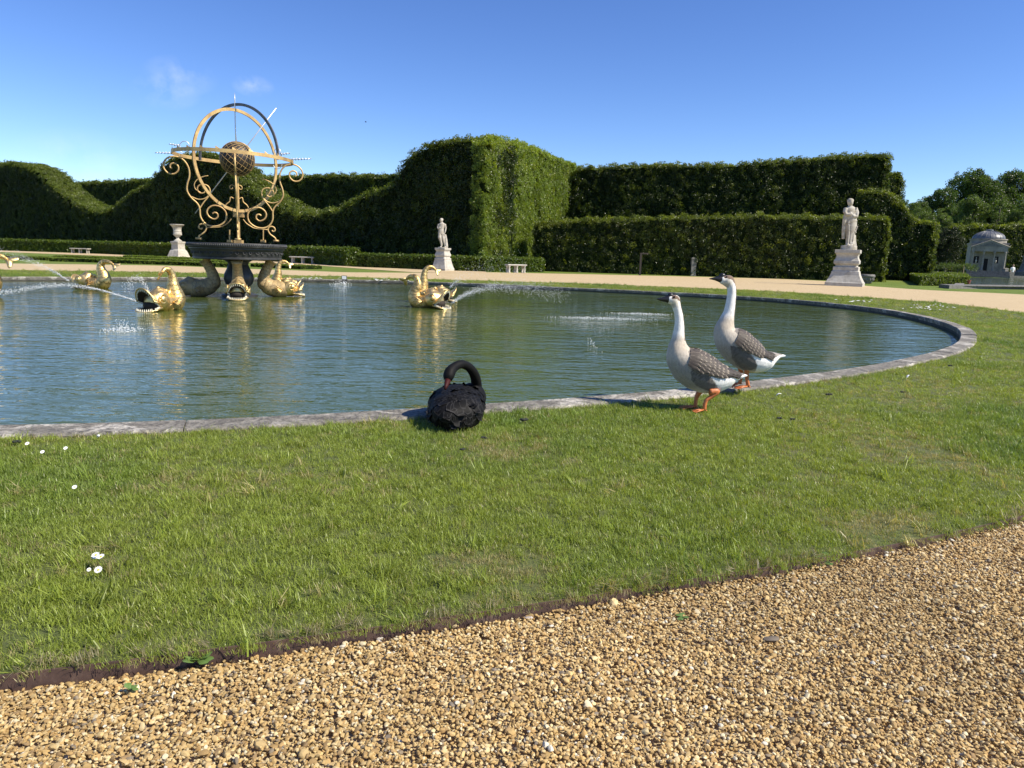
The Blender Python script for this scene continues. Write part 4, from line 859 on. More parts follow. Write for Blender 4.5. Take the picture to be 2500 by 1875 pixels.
near = dict(spine=[(1018,1148,6,1.6),(940,1150,34,1.4),(870,1156,72,1.15),(800,1165,118,1.0),(700,1166,164,.9),(600,1142,194,.86),(500,1096,204,.85),(405,1032,194,.86),(335,955,152,.9),(312,870,108,.95),(314,790,72,.95),(322,700,56,.95),(326,600,47,.95),(316,515,42,.95),(300,455,44,.95),(282,405,50,.9)],
    head=[(275,388,58,.82),(240,378,46,.82)], bill=[(232,378,34,40),(190,375,27,32),(150,376,24,21),(115,374,18,11),(97,370,8,5)],
    wing=[(395,890),(480,885),(600,950),(760,1020),(900,1085),(990,1128),(900,1150),(760,1165),(640,1150),(540,1110),(450,1040)], flank=[(430,1040),(520,1080),(600,1140),(650,1200),(655,1250),(610,1285),(540,1270),(470,1230),(420,1180),(400,1100)],
    white=dict(neck=(690,800), buff=845, belly0=930, belly1=1080, under=(1235,1330), cheek=(262,405), throat=(225,440), rump=[(600,1130),(700,1160),(900,1150),(1060,1120),(1060,1170),(900,1300),(760,1380),(640,1390),(690,1270),(650,1190)]),
    back_stripe=dict(cap=[(232,322),(262,318),(310,345),(345,395),(330,400),(290,372),(240,372)], neck=[(335,390),(352,430),(375,520),(384,640),(386,790),(368,790),(366,640),(352,520),(330,440)], line=[(243,318),(238,350),(222,372)], wing_axis=((395,950),(985,1140)), rows=9, span=n_span, knob=(226,322,30), eye=(266,352)),
    legs=[([(560,1300),(525,1345),(505,1400),(498,1480)],[34,26,20,20],500,1484,.03,(1.25,)),([(600,1290),(684,1288),(615,1345),(565,1385),(548,1480)],[40,26,21,20,20],548,1486,-.075,(.9,))])
goose('grey-brown goose with black knobbed bill standing on the grass, nearer and lower of the two', OX, OY, SC, (510,1490), 4.93, **near)
far_ = dict(spine=[(1405,948,6,1.6),(1330,950,26,1.5),(1260,968,70,1.2),(1190,992,112,1.0),(1100,980,150,.9),(1005,930,172,.86),(905,852,176,.86),(825,772,155,.88),(785,692,112,.92),(800,605,80,.95),(828,515,57,.95),(844,420,49,.95),(857,320,45,.95),(854,260,45,.95),(838,215,50,.9)],
    head=[(820,192,60,.82),(775,182,46,.82)], bill=[(768,180,34,38),(725,172,28,28),(685,168,22,17),(650,168,14,9),(627,169,6,4)],
    wing=[(860,690),(900,645),(980,690),(1090,775),(1200,870),(1290,935),(1290,965),(1200,968),(1110,950),(1020,900),(940,820)], flank=[(800,830),(900,840),(990,910),(1055,985),(1072,1040),(1030,1080),(960,1085),(880,1030),(830,960)],
    white=dict(neck=(500,610), buff=625, belly0=740, belly1=900, under=(1060,1130), cheek=(800,205), throat=(765,235), rump=[(1000,905),(1100,955),(1250,965),(1320,940),(1420,930),(1420,960),(1330,1000),(1260,1080),(1180,1140),(1060,1150),(1075,1040),(1050,970)]),
    back_stripe=dict(cap=[(768,118),(800,112),(850,130),(890,175),(905,235),(885,235),(850,178),(800,165),(762,160)], neck=[(880,180),(905,235),(910,320),(905,420),(890,560),(876,600),(866,545),(884,420),(888,320),(884,240)], line=[(772,108),(766,140),(745,172)], wing_axis=((880,730),(1290,960)), rows=9, span=lambda f: (-80+42*f, 62-25*f) if f < .7 else (-18, 34), knob=(752,122,29), eye=(795,150)),
    legs=[([(1000,1060),(995,1120),(1000,1180),(1010,1250)],[34,24,19,19],1008,1262,-.03,(1.15,)),([(960,1050),(975,1120),(975,1180),(960,1240)],[34,24,19,19],958,1250,.06,(.9,))])
goose('brown-capped goose standing on the stone coping, farther and taller of the two', OX, OY, SC, (985,1272), 5.56, **far_)
# black swan, seen from behind, preening
SX, SY, SS = 980, 850, 6.914
def sw(x, z, Y): return at(SX+x/SS, SY+z/SS, Y)
YB = 4.40; c0 = sw(925, 1090, YB); root = empty('black_swan', (c0.x, c0.y, 0), 0, 'black swan resting on the grass by the coping, neck bent back to preen', 'swan')
mb = MB(); rel = Vector((c0.x, c0.y, 0)); mb.ell(Vector((0, .04, .105)), (.175, .30, .108), 28, 18); mb.ell(Vector((.012, -.10, .100)), (.172, .20, .106), 24, 14); mb.ell(Vector((-.03, -.22, .10)), (.10, .12, .07), 16, 10)
mb.ell(Vector((.08, .26, .10)), (.10, .12, .10), 16, 10); mb.ell(Vector((0, -.04, .06)), (.178, .27, .085), 24, 14)
nk = [(1225,930,4.70,88),(1268,800,4.70,92),(1272,690,4.68,96),(1262,560,4.64,94),(1222,430,4.58,86),(1135,318,4.52,76),(1010,270,4.46,72),(890,322,4.40,78),(822,400,4.36,98),(797,480,4.34,96),(790,545,4.33,66)]
P = [sw(x, z, y)-rel for x, z, y, r in nk]; C = catmull([tuple(p) for p in P], 6); R = np.interp(np.linspace(0, len(nk)-1, len(C)), range(len(nk)), [r*4.5/1734/SS for *_, r in nk]); mb.loft([Vector(p) for p in C], R, 16)
b = obj('body', mb, M['swan'], root, True); fuse(b, .006, 4); vcol(b, lambda co: np.array((.005, .0048, .0048))*(.7+.9*fbm(co[:, 0]*90, co[:, 2]*60+co[:, 1]*40, 4))[:, None])
mb = MB(); bp = [sw(785, 530, 4.33)-rel, sw(770, 585, 4.30)-rel, sw(752, 640, 4.27)-rel, sw(738, 690, 4.25)-rel]; mb.loft(bp, [(.021, .021), (.017, .019), (.013, .014), (.008, .008)], 12); obj('bill', mb, M['redbill'], root, True)
mbS = MB(); mbS.ell(Vector((0, .04, .105)), (.178, .30, .110), 40, 26); mbS.ell(Vector((.012, -.10, .100)), (.175, .20, .108), 32, 20); mbS.ell(Vector((0, -.04, .06)), (.180, .272, .087), 32, 20); mbS.ell(Vector((-.03, -.22, .10)), (.10, .12, .07), 16, 10); bvS = BVHTree.FromPolygons([Vector(v) for v in mbS.v], mbS.f); mb = MB(); cols = []; r = random.Random(5)
for row in range(15, -1, -1):                             # scapular and covert feathers, row over row towards the tail
    v = -.20+.031*row
    for j in range(17):
        u = -1.22+2.44*(j+.5*(row % 2))/16.5; a0 = u*1.05+r.uniform(-.05, .05); org = Vector((.01, v+r.uniform(-.01, .01), .10)); V = []; L_ = r.uniform(.075, .10); wd_ = r.uniform(.15, .21); lift0 = r.uniform(0, .003); curl = r.uniform(.004, .014) if r.random() < .10 else r.uniform(0, .002); dk = r.uniform(.010, .020)
        ok = True
        for p in range(6):
            t_ = p/5
            for q in (-1, -.75, 0, .75, 1):
                wv = wd_*(1-(max(0, t_-.5)/.5)**2*.7)*(.6+.4*min(1, t_*3)); an = a0+q*wv*.5; d = Vector((math.sin(an), -.12+.0*t_, math.cos(an))).normalized(); o_ = Vector((.01, org.y-L_*t_+.05, .065))
                h = bvS.ray_cast(o_+d*.5, -d)
                if h[0] is None or abs(h[0].x) > .22 or h[0].z > .31: ok = False; break
                V.append(h[0]+d*(.001+lift0*.6+.0022*t_+curl*t_**3)); e = .55 if (abs(q) > .9 or t_ > .95) else 0; k = .0045*(1-e)+e*.07*r.uniform(.5, 1.1); cols_ = (k*1.0, k*.97, k*.96)
                V[-1] = (V[-1], cols_)
            if not ok: break
        if ok:
            mb.add([x[0] for x in V], [(p*5+q, p*5+q+1, (p+1)*5+q+1, (p+1)*5+q) for p in range(5) for q in range(4)]); cols += [x[1] for x in V]
w = obj('wing_feathers', mb, M['swan'], root, True); w.data.attributes.new('Col', 'FLOAT_COLOR', 'POINT').data.foreach_set('color', np.c_[np.array(cols), np.ones(len(cols))].astype(np.float32).ravel())
mb = MB(); cols = []
for j in range(84):                                       # ruffled curled feathers over the tail
    z = .03+.155*(j/84)+r.uniform(-.01, .01); x = r.uniform(-1, 1)*.165*math.sqrt(max(.05, 1-((z-.10)/.125)**2)); h = bvS.ray_cast(Vector((x, -2, z)), Vector((0, 1, 0)))
    if h[0] is None: continue
    n_ = h[1]; n_ = n_ if n_.y < 0 else -n_; cur = r.uniform(.9, 2.0) if r.random() < .18 else r.uniform(.15, .4); t1 = Vector((r.uniform(-.35, .35)+x*2.2, 0, -1)); t1 = (t1-n_*t1.dot(n_)).normalized(); t2 = n_.cross(t1); L_ = r.uniform(.05, .08); r_l = r.uniform(0, .003); V = []
    for p in range(7):
        a = p/6*cur; c = h[0]+n_*.004+t1*(L_*math.sin(a)/max(cur, .01)*1.1)+n_*(L_*(1-math.cos(a))/max(cur, .01)*.8)
        for q in (-1, -.8, .8, 1):
            w_ = c+t2*q*.026*(1-.55*(p/6)**2.5); nr = bvS.find_nearest(w_); nn_ = nr[1] if nr[1].dot(nr[0]-Vector((0, 0, .12))) > 0 else -nr[1]
            V.append(nr[0]+nn_*(.0025+.004*p/6+r_l+(.022*(p/6)**3 if cur > .8 else 0))); k = .05 if abs(q) == 1 or p == 6 else .0045; cols.append((k, k*.97, k*.95))
    mb.add(V, [(p*4+q, p*4+q+1, (p+1)*4+q+1, (p+1)*4+q) for p in range(6) for q in range(3)])
w = obj('ruffled_feathers', mb, M['swan'], root, True); w.data.attributes.new('Col', 'FLOAT_COLOR', 'POINT').data.foreach_set('color', np.c_[np.array(cols), np.ones(len(cols))].astype(np.float32).ravel())
# ------------------------------------------------------------------ statues, pedestals, urn, benches
def pedestal(label, px, py, prof, k, rz, mat=None):
    """prof: (half width, height above the foot) in traced pixels, k metres per pixel"""
    b = gp(px, py, ZG); mb = MB(); mb.square([(w*k, h*k-.06*(h <= 0)) for w, h in prof], rot=0); o = obj('pedestal', mb, mat or M['stone']); o.location = b; o.rotation_euler.z = rad(rz)
    bv_ = o.modifiers.new('b', 'BEVEL'); bv_.width = .012; bv_.segments = 2; bv_.limit_method = 'ANGLE'; bv_.angle_limit = rad(25)
    tag(o, label, 'pedestal'); return b, max(h for w, h in prof)*k
base, hp = pedestal('tall curved stone pedestal under the draped statue at the right', 2062, 697.5, [(268,0),(268,52),(258,58),(226,120),(204,170),(192,222),(190,228),(180,234),(180,292),(150,302),(152,322),(170,332),(180,348),(180,384),(168,404),(154,432),(150,456),(158,484),(168,496),(178,506),(178,556)], gp(2062, 697.5).y/1734/6.144*.985, -29)
K2 = base.y/1734/11.06; YS = base.y
def fig(px0, py0, s, Y): 
    O = at(px0[0], px0[1], Y)
    return O, (lambda x, z, y=0.0: Vector((at(px0[2]+x/s, px0[3]+z/s, Y).x-O.x, y, at(px0[2]+x/s, px0[3]+z/s, Y).z-O.z)))
O = Vector((base.x, base.y, base.z+hp)); f0 = at(2067, 609.5, YS)
def L(x, z, y=0.0): v = at(2040+x/11.06, 470+z/11.06, YS); return Vector((v.x-f0.x, y, v.z-f0.z))
k = K2; root = empty('draped_statue', O, 0, 'pale stone statue of a draped figure hugging itself, on the tall right pedestal', 'statue')
mb = MB()
mb.loft([L(335,1432), L(335,1320), L(340,1180), L(352,1040), L(362,900), L(368,780), L(364,660), L(352,560), L(346,470), L(342,410), L(340,360), L(340,330)], [(a*k, b*k) for a, b in ((112,92),(104,90),(112,98),(130,108),(142,118),(145,116),(138,110),(146,108),(152,100),(118,82),(52,50),(48,48))], 20, up=(0, 1, 0))
mb.ell(L(342,262,-.02), (70*k, 82*k, 100*k), 16, 12); mb.ell(L(352,215,.02), (84*k, 92*k, 62*k), 16, 10); mb.ell(L(272,255,-.05), (22*k, 20*k, 18*k), 8, 6)
mb.loft([L(225,420,-.02), L(185,520,-.06), L(200,600,-.14), L(280,590,-.20), L(330,560,-.21)], [60*k, 52*k, 44*k, 34*k, 30*k], 12)
mb.loft([L(470,420,-.02), L(500,540,-.08), L(470,650,-.17), L(360,640,-.20)], [60*k, 54*k, 44*k, 34*k], 12)
mb.loft([L(200,600,-.08), L(170,720,-.08), L(158,900,-.05), L(150,1080,-.03), L(148,1252,-.02)], [(48*k, 40*k), (52*k, 40*k), (48*k, 36*k), (46*k, 30*k), (42*k, 26*k)], 12, up=(0, 1, 0))
for a in (((480,400),(430,560),(330,720),(240,800)), ((500,560),(440,700),(320,800),(230,830)), ((495,760),(420,800),(320,800)), ((500,900),(430,1060),(330,960),(260,880)), ((470,1090),(390,1010),(330,940)), ((250,860),(262,1010),(255,1200),(240,1390)), ((330,1000),(310,1200),(300,1400)), ((400,1100),(385,1250),(360,1400))):
    mb.loft(catmull([tuple(L(x, z, -.155 if z < 700 else -.17)) for x, z in a], 4), 15*k, 7)
mb.loft([L(452,1150,.02), L(455,1300,.02), L(460,1440,.0)], [46*k, 48*k, 52*k], 10); mb.ell(L(365,1385,-.14), (60*k, 50*k, 50*k)); mb.ell(L(235,1415,-.17), (52*k, 80*k, 26*k)); mb.ell(L(310,1420,-.2), (48*k, 80*k, 26*k))
st = obj('figure', mb, M['stone2'], root, True); fuse(st, .022, 3, .4)
mb = MB(); mb.lathe([(.0, 0), (196*k, 0), (200*k, 20*k), (196*k, 100*k), (180*k, 112*k), (.0, 112*k)], n=28); pl_ = obj('plinth', mb, M['stone2'], root); autosmooth(pl_)
zf = L(300, 1432).z; st.location.z = 112*k-zf-.01; st.location.x = -L(303, 1500).x
# nude figure on the middle pedestal
base, hp = pedestal('flared stone pedestal under the nude statue left of the sunlit hedge wall', 1081, 660.3, [(120,0),(120,30),(114,38),(100,84),(92,120),(88,140),(86,146),(86,172),(72,182),(74,192),(84,204),(84,222),(76,244),(70,262),(74,280),(84,290),(84,315)], gp(1081, 660.3).y/1734/5.53*.98, -28)
k = base.y/1734/5.53; O = Vector((base.x, base.y, base.z+hp)); f0 = at(1082.5, 604, base.y); YS = base.y
def L(x, z, y=0.0): v = at(950+x/5.53, 500+z/5.53, YS); return Vector((v.x-f0.x, y, v.z-f0.z))
root = empty('nude_statue', O, 0, 'pale stone standing nude with one arm at its side, on the middle pedestal', 'statue'); mb = MB()
mb.loft([L(700,392), L(700,360), L(706,320), L(710,285), L(712,255), L(708,236), L(705,222)], [(40*k, 30*k), (38*k, 29*k), (32*k, 24*k), (40*k, 27*k), (42*k, 26*k), (16*k, 15*k), (14*k, 14*k)], 16, up=(0, 1, 0))
mb.ell(L(703,206,-.01), (22*k, 24*k, 28*k), 14, 10); mb.ell(L(708,198,.02), (24*k, 25*k, 20*k), 12, 8)
mb.loft([L(686,385,-.03), L(684,440,-.08), L(696,480,-.05), L(706,520,-.03), L(708,560,-.03)], [24*k, 22*k, 16*k, 15*k, 10*k], 12); mb.ell(L(698,566,-.12), (12*k, 26*k, 8*k))
mb.loft([L(722,385), L(726,440,-.02), L(736,480,.0), L(748,520,.02), L(756,562,.02)], [24*k, 21*k, 15*k, 14*k, 10*k], 12); mb.ell(L(756,568,-.06), (12*k, 24*k, 8*k))
mb.loft([L(752,258), L(764,310,.0), L(758,350,-.03), L(746,392,-.06)], [15*k, 12*k, 10*k, 7*k], 10); mb.ell(L(743,398,-.07), (8*k, 8*k, 10*k))
mb.loft([L(670,258), L(656,300,.0), L(664,322,-.08), L(690,300,-.13)], [14*k, 12*k, 10*k, 8*k], 10)
mb.loft([L(752,398,.04), L(764,470,.05), L(772,570,.05)], [18*k, 20*k, 24*k], 10)
s_ = obj('figure', mb, M['stone2'], root, True); fuse(s_, .016, 3, .4)
mb = MB(); mb.lathe([(.0, 0), (66*k, 0), (66*k, 12*k), (0, 12*k)], n=24); obj('plinth', mb, M['stone2'], root); s_.location.z = -L(720, 570).z+10*k; s_.location.x = -L(728, 500).x
# urn
base, hp = pedestal('white stone pedestal with flared foot under the urn at the left', 436.5, 628.8, [(92,0),(92,8),(86,20),(74,60),(66,84),(60,90),(54,100),(52,150),(56,170),(60,174),(60,190),(30,194)], gp(436.5, 628.8).y/1734/4.81, -22)
k = base.y/1734/4.81; mb = MB(); mb.lathe([(r*k, z*k) for r, z in ((0,0),(44,0),(44,8),(34,14),(20,26),(14,36),(16,42),(26,52),(38,66),(44,82),(46,98),(42,106),(46,112),(42,118),(44,140),(52,160),(66,176),(76,184),(77,190),(70,192),(60,180),(0,176))], n=40)
o = autosmooth(obj('stone_urn', mb, M['stone'], loc=Vector((base.x, base.y, base.z+hp-.002))), 40); tag(o, 'pale stone urn with wide flaring rim on its white pedestal', 'urn')
mb = MB()
for i in range(20): a = i*.314; mb.ell((41*k*math.cos(a), 41*k*math.sin(a), 80*k), (7*k, 7*k, 14*k), 6, 5)
obj('gadroons', mb, M['stone'], o, True)
def bench(label, px, py, L_, rz, legs=3):
    b = gp(px, py, ZG); o = empty('stone_bench', b, rad(rz), label, 'bench', 'stone benches along the walks'); mb = MB(); h = L_/2
    pr = [(-.22, .43), (.22, .43), (.235, .455), (.235, .485), (.215, .51), (-.215, .51), (-.235, .485), (-.235, .455)]
    mb.rings([[(x, y, z) for y, z in pr] for x in (-h, h)]); obj('seat', mb, M['stone'], o)
    for i in range(legs):
        for sd in (-1, 1):
            x = (-h*.82+i*h*1.64/(legs-1)); m2 = MB(); m2.lathe([(.085, 0), (.085, .04), (.05, .07), (.07, .2), (.045, .33), (.08, .39), (.08, .43)], (x, sd*.13, 0), n=12); obj('leg', m2, M['stone'], o, True)
bench('grey stone bench against the low hedge at the far left', 196.5, 618.6, 2.15, -12)
bench('stone bench just right of the fountain table, before the low hedge', 740, 643.6, 2.0, -14)
bench('small stone bench against the sunlit low hedge in the middle', 1259, 666.2, 1.3, 30, 3)
# low carved stone planter beside the right pedestal
b = gp(2116, 692, ZG); k = b.y/1734/6.144; mb = MB(); mb.lathe([(0,0),(62*k,0),(66*k,12*k),(82*k,50*k),(94*k,84*k),(100*k,96*k),(104*k,104*k),(104*k,118*k),(92*k,124*k),(92*k,134*k),(78*k,134*k),(70*k,118*k),(0,114*k)], n=36)
for i in range(12): a = i*.5236; mb.ell((82*k*math.cos(a), 82*k*math.sin(a), 58*k), (16*k, 16*k, 26*k), 8, 6)
tag(obj('stone_planter', mb, M['old_stone'], smooth=True, loc=b), 'squat weathered stone planter on the lawn right of the draped statue', 'planter')
# stone post and dark wooden frame at the foot of the lower hedge
b = gp(1691, 672.5, ZG); b.y -= 1.2; b.x *= b.y/(b.y+1.2); k = b.y/1734; mb = MB(); mb.square([(6.6*k, 0), (6.6*k, 2*k), (5.6*k, 3*k), (6.0*k, 38*k), (6.4*k, 39*k), (6.4*k, 42*k), (3*k, 43.5*k)]); o = obj('stone_post', mb, M['old_stone'], loc=b); tag(o, 'slim grey stone post standing against the lower hedge', 'post')
b = at(1562, 671, 46.6); b.z = -.06; o = empty('wooden_frame', b, 0, 'dark narrow wooden frame set into the foot of the lower hedge', 'frame'); k = 46.6/1734
t = NT('dark_wood'); t.col((.035, .028, .022)); t.set(Roughness=.8); M['wood'] = t.mat
mb = MB(); mb.box((0, 0, 26*k), (2.2*k, .06, 27*k)); obj('upright', mb, M['wood'], o); mb = MB(); mb.box((8*k, 0, 52*k), (10*k, .05, 1.6*k)); obj('lintel', mb, M['wood'], o)
# white sign board at the pool's far edge
b = gp(840.5, 684.5, ZL); k = b.y/1734; o = empty('sign_board', b, 0, 'small white sign panel in a black frame on the far pool edge', 'sign'); t = NT('sign_white'); t.col((.82, .82, .79)); t.set(Roughness=.5); M['signw'] = t.mat
t = NT('sign_black'); t.col((.012, .012, .012)); t.set(Roughness=.5); M['signb'] = t.mat
mb = MB(); mb.box((0, 0, 6.5*k), (6.4*k, .012, 5.0*k)); obj('panel_back', mb, M['signb'], o); mb = MB(); mb.box((0, -.014, 6.6*k), (5.2*k, .004, 3.9*k)); obj('panel', mb, M['signw'], o)
for sx in (-1, 1): mb = MB(); mb.box((sx*4*k, .02, 2*k-.1), (.012, .01, 2.6*k+.1)); obj('leg', mb, M['signb'], o)
# ------------------------------------------------------------------ temple and its pool
t = NT('temple_stone'); n1 = t.noise(1.2, 6, .65); n2 = t.noise(6, 5, .6); c = t.mix((.34, .31, .26), (.20, .185, .155), t.ramp(n1, [(.38, 0), (.66, 1)])); c = t.mix(c, (.09, .085, .075), t.math('MULTIPLY', t.ramp(n2, [(.55, 0), (.75, 1)]), .6)); t.col(c); t.set(Roughness=.9); M['temple'] = t.mat
t = NT('lead_roof'); n1 = t.noise(2, 5, .6); t.col(t.ramp(n1, [(.3, (.10, .105, .11)), (.7, (.18, .185, .19))])); t.set(Roughness=.45, Metallic=.3); M['lead'] = t.mat
t = NT('dark_opening'); t.col((.012, .012, .012)); t.set(Roughness=.9); M['dark'] = t.mat
YT = 80.0; C0 = at(2150+1190/4.609, 400+1203/4.609, YT); k = YT/1734/4.609; TR = empty('temple', (C0.x, C0.y, C0.z), rad(-25), 'small domed classical temple with four columns and pediment beyond the right-hand pool', 'temple')
TR.scale = (.80, .80, 1)
def zz(y): return (1203-y)*k
W_ = 216*k; mb = MB(); mb.box((0, W_*.95, zz(1060)), (W_, W_*.85, 145*k)); obj('wall', mb, M['temple'], TR)
mb = MB(); mb.box((0, W_*.95, zz(908)), (W_*1.05, W_*.9, 8*k)); mb.box((0, W_*.95, zz(922)), (W_*1.02, W_*.87, 6.2*k)); obj('cornice', mb, M['temple'], TR)
mb = MB(); mb.lathe([(218*k, zz(900)), (218*k, zz(868)), (228*k, zz(866)), (228*k, zz(856)), (205*k, zz(855))], (0, W_*.95, 0), n=56); obj('drum', mb, M['temple'], TR)
mb = MB(); mb.lathe([(200*k*math.cos(a), zz(857)+92*k*math.sin(a)) for a in np.linspace(0, 1.35, 14)]+[(.01, zz(764))], (0, W_*.95, 0), n=56); d_ = obj('dome', mb, M['lead'], TR, True)
mb = MB()
for i in range(20):
    a = i*6.283/20; mb.loft([(math.cos(a)*201*k*math.cos(q), W_*.95+math.sin(a)*201*k*math.cos(q), zz(857)+93*k*math.sin(q)) for q in np.linspace(0, 1.3, 10)], 2.6*k, 5)
obj('rib', mb, M['lead'], d_, True); mb = MB(); mb.lathe([(46*k, zz(768)), (46*k, zz(754)), (36*k, zz(750)), (0, zz(748))], (0, W_*.95, 0), n=24); obj('lantern_cap', mb, M['lead'], d_)
yf = -W_*.28; mb = MB()
mb.rings([[(-218*k, y, zz(953)), (218*k, y, zz(953)), (218*k, y, zz(943)), (0, y, zz(872)), (-218*k, y, zz(943))] for y in (yf-.02, W_*.2)]); p_ = obj('pediment', mb, M['temple'], TR)
mb = MB(); mb.rings([[(-150*k, y, zz(940)), (150*k, y, zz(940)), (0, y, zz(890))] for y in (yf-.03, yf-.024)]); obj('tympanum', mb, M['old_stone'], p_)
for s in (-1, 1): mb = MB(); mb.loft([(s*226*k, yf-.03, zz(944)), (0, yf-.03, zz(870))], [(5*k, .06)]*2, 4, up=(0, 1, 0)); obj('raking_cornice', mb, M['temple'], p_)
mb = MB(); mb.box((0, W_*.0, zz(974)), (206*k, W_*.28, 20*k)); obj('entablature', mb, M['temple'], TR)
for x in (-192, -66, 58, 184):
    mb = MB(); mb.lathe([(17*k, 0), (17*k, 6*k), (12.5*k, 12*k), (11.5*k, 100*k), (10.5*k, 188*k), (12*k, 192*k), (16*k, 197*k), (16*k, 208*k)], (x*k, yf+.12, 0), n=16); obj('column', mb, M['temple'], TR, True)
yw = W_*.1-.004; mb = MB(); mb.box((-30*k, yw, 66*k), (34*k, .02, 68*k)); obj('door', mb, M['dark'], TR); mb = MB(); mb.box((-30*k, yw-.01, 138*k), (44*k, .03, 6*k)); mb.box((-68*k, yw-.01, 68*k), (4*k, .03, 64*k)); mb.box((8*k, yw-.01, 68*k), (4*k, .03, 64*k)); obj('door_frame', mb, M['temple'], TR)
for x in (-136, 92):
    mb = MB(); mb.box((x*k, yw, 118*k), (30*k, .02, 38*k)); n_ = obj('niche', mb, M['dark'], TR); mb = MB(); mb.loft([(x*k, yw-.06, 84*k), (x*k, yw-.06, 110*k), (x*k, yw-.06, 124*k)], [9*k, 12*k, 6*k], 10); mb.ell((x*k, yw-.06, 136*k), (7*k, 7*k, 9*k)); obj('bust', mb, M['stone'], n_, True)
    mb = MB(); mb.box((x*k, yw-.02, 78*k), (42*k, .04, 4*k)); mb.box((x*k, yw-.02, 166*k), (40*k, .04, 4*k)); obj('sill', mb, M['temple'], n_)
for i in range(5): mb = MB(); mb.box((-10*k, -W_*.75-i*.26, -7*k-14*k*i), (245*k, .34+.0*i, 6.8*k)); obj('step', mb, M['old_stone'], TR)
# terrace wall right of the steps, with a person in white behind it
wz = at(2455, 662, YT-1.5); mb = MB(); mb.box((wz.x, wz.y, wz.z-.15), (17*k, .2, 38*k)); mb.square([(21*k, 0), (21*k, 6*k), (6*k, 10*k)], (wz.x, wz.y, wz.z-.15+38*k)); tag(obj('wall_pier', mb, M['temple']), 'square stone pier ending the temple steps', 'pier')
p = at(2560, 661, YT-1); q = at(2462, 661, YT-1); mb = MB(); mb.box(((p.x+q.x)/2, p.y, .28), (abs(p.x-q.x)/2, .18, .38)); tag(obj('terrace_wall', mb, M['old_stone']), 'low grey terrace wall running right from the temple steps', 'wall')
b = at(2472, 662, YT+3); t = NT('white_shirt'); t.col((.82, .82, .84)); M['shirt'] = t.mat; t = NT('skin'); t.col((.45, .27, .19)); M['skin'] = t.mat; t = NT('dark_trousers'); t.col((.02, .02, .03)); M['trous'] = t.mat
PR = empty('person', (b.x, b.y, b.z-1.02), 0, 'distant person in a white shirt standing behind the temple terrace wall', 'person'); mb = MB()
mb.loft([(0, 0, .82), (0, 0, 1.0), (0, 0, 1.25), (0, 0, 1.42), (0, 0, 1.5), (0, 0, 1.56)], [(.16, .11), (.15, .11), (.19, .12), (.20, .11), (.07, .06), (.055, .055)], 12, up=(0, 1, 0)); mb.ell((0, -.01, 1.66), (.085, .10, .12))
for s in (-1, 1):
    mb.loft([(s*.19, 0, 1.42), (s*.26, 0, 1.15), (s*.24, -.06, .9)], [.055, .045, .035], 8); mb.ell((s*.24, -.07, .84), (.03, .035, .06)); mb.loft([(s*.09, 0, .86), (s*.10, 0, .48), (s*.10, 0, .04)], [.085, .06, .045], 8); mb.ell((s*.10, -.06, .03), (.045, .12, .04))
bd = obj('body', mb, [M['skin'], M['shirt'], M['trous']], PR, True); fuse(bd, .02, 2)
for p_ in bd.data.polygons: z = p_.center.z; p_.material_index = 2 if z < .86 else 1 if z < 1.49 and abs(p_.center.x) < .3 and z > .86 and not (abs(p_.center.x) > .2 and z < 1.1) else 0
for m_ in (M['shirt'], M['trous']):
    if m_.name not in [x.name for x in bd.data.materials]: bd.data.materials.append(m_)
# raised pool before the temple
zr = .10; A_ = gp(2317, 704.8, -.06); B_ = gp(2640, 708, -.06); fa = at(2366, 677.8, 70); fb = at(2640, 681, 70)
mb = MB(); mb.add([(A_.x, A_.y, -.06), (B_.x, B_.y, -.06), (B_.x, B_.y, zr+.02), (A_.x, A_.y, zr+.02)], [(0, 1, 2, 3)])
A2 = gp(2362, 697.2, zr+.02); B2 = gp(2660, 700, zr+.02); mb = MB(); vs = [(A_.x, A_.y), (B_.x, B_.y), (B_.x+.4, B_.y+1.6), (A_.x+.4, A_.y+1.6)]
mb.rings([[(x, y, -.06) for x, y in vs], [(x, y, zr+.02) for x, y in vs]]); tag(obj('pool_kerb', mb, M['old_stone']), 'low grey stone kerb before the temple pool at the right edge', 'kerb')
q_ = [gp(2350, 697.5, zr), gp(2760, 704, zr), gp(2700, 681, zr), gp(2366, 677.6, zr)]; e3_, e4_ = q_[3], q_[2]
mb = MB(); mb.add([(p.x, p.y, zr-.015) for p in q_], [(0, 1, 2, 3)]); struct(obj('water', mb, M['water']))
mb = MB(); f_ = (A_.y+1.65-q_[0].y)/(q_[3].y-q_[0].y); s0_ = q_[0]+(q_[3]-q_[0])*max(f_, .0); mb.rings([[(s0_.x, s0_.y, z), (q_[3].x, q_[3].y, z), (q_[3].x-.5, q_[3].y, z), (s0_.x-.5, s0_.y, z)] for z in (-.058, zr+.017)]); tag(obj('pool_kerb', mb, M['old_stone']), 'grey stone kerb along the left side of the temple pool', 'kerb')
mb = MB(); mb.box(((e3_.x+e4_.x)/2, max(e3_.y, e4_.y)+.42, .06), (abs(e4_.x-e3_.x)/2+.5, .4, .08)); tag(obj('pool_kerb', mb, M['temple']), 'far stone kerb of the temple pool at the foot of the steps', 'kerb')
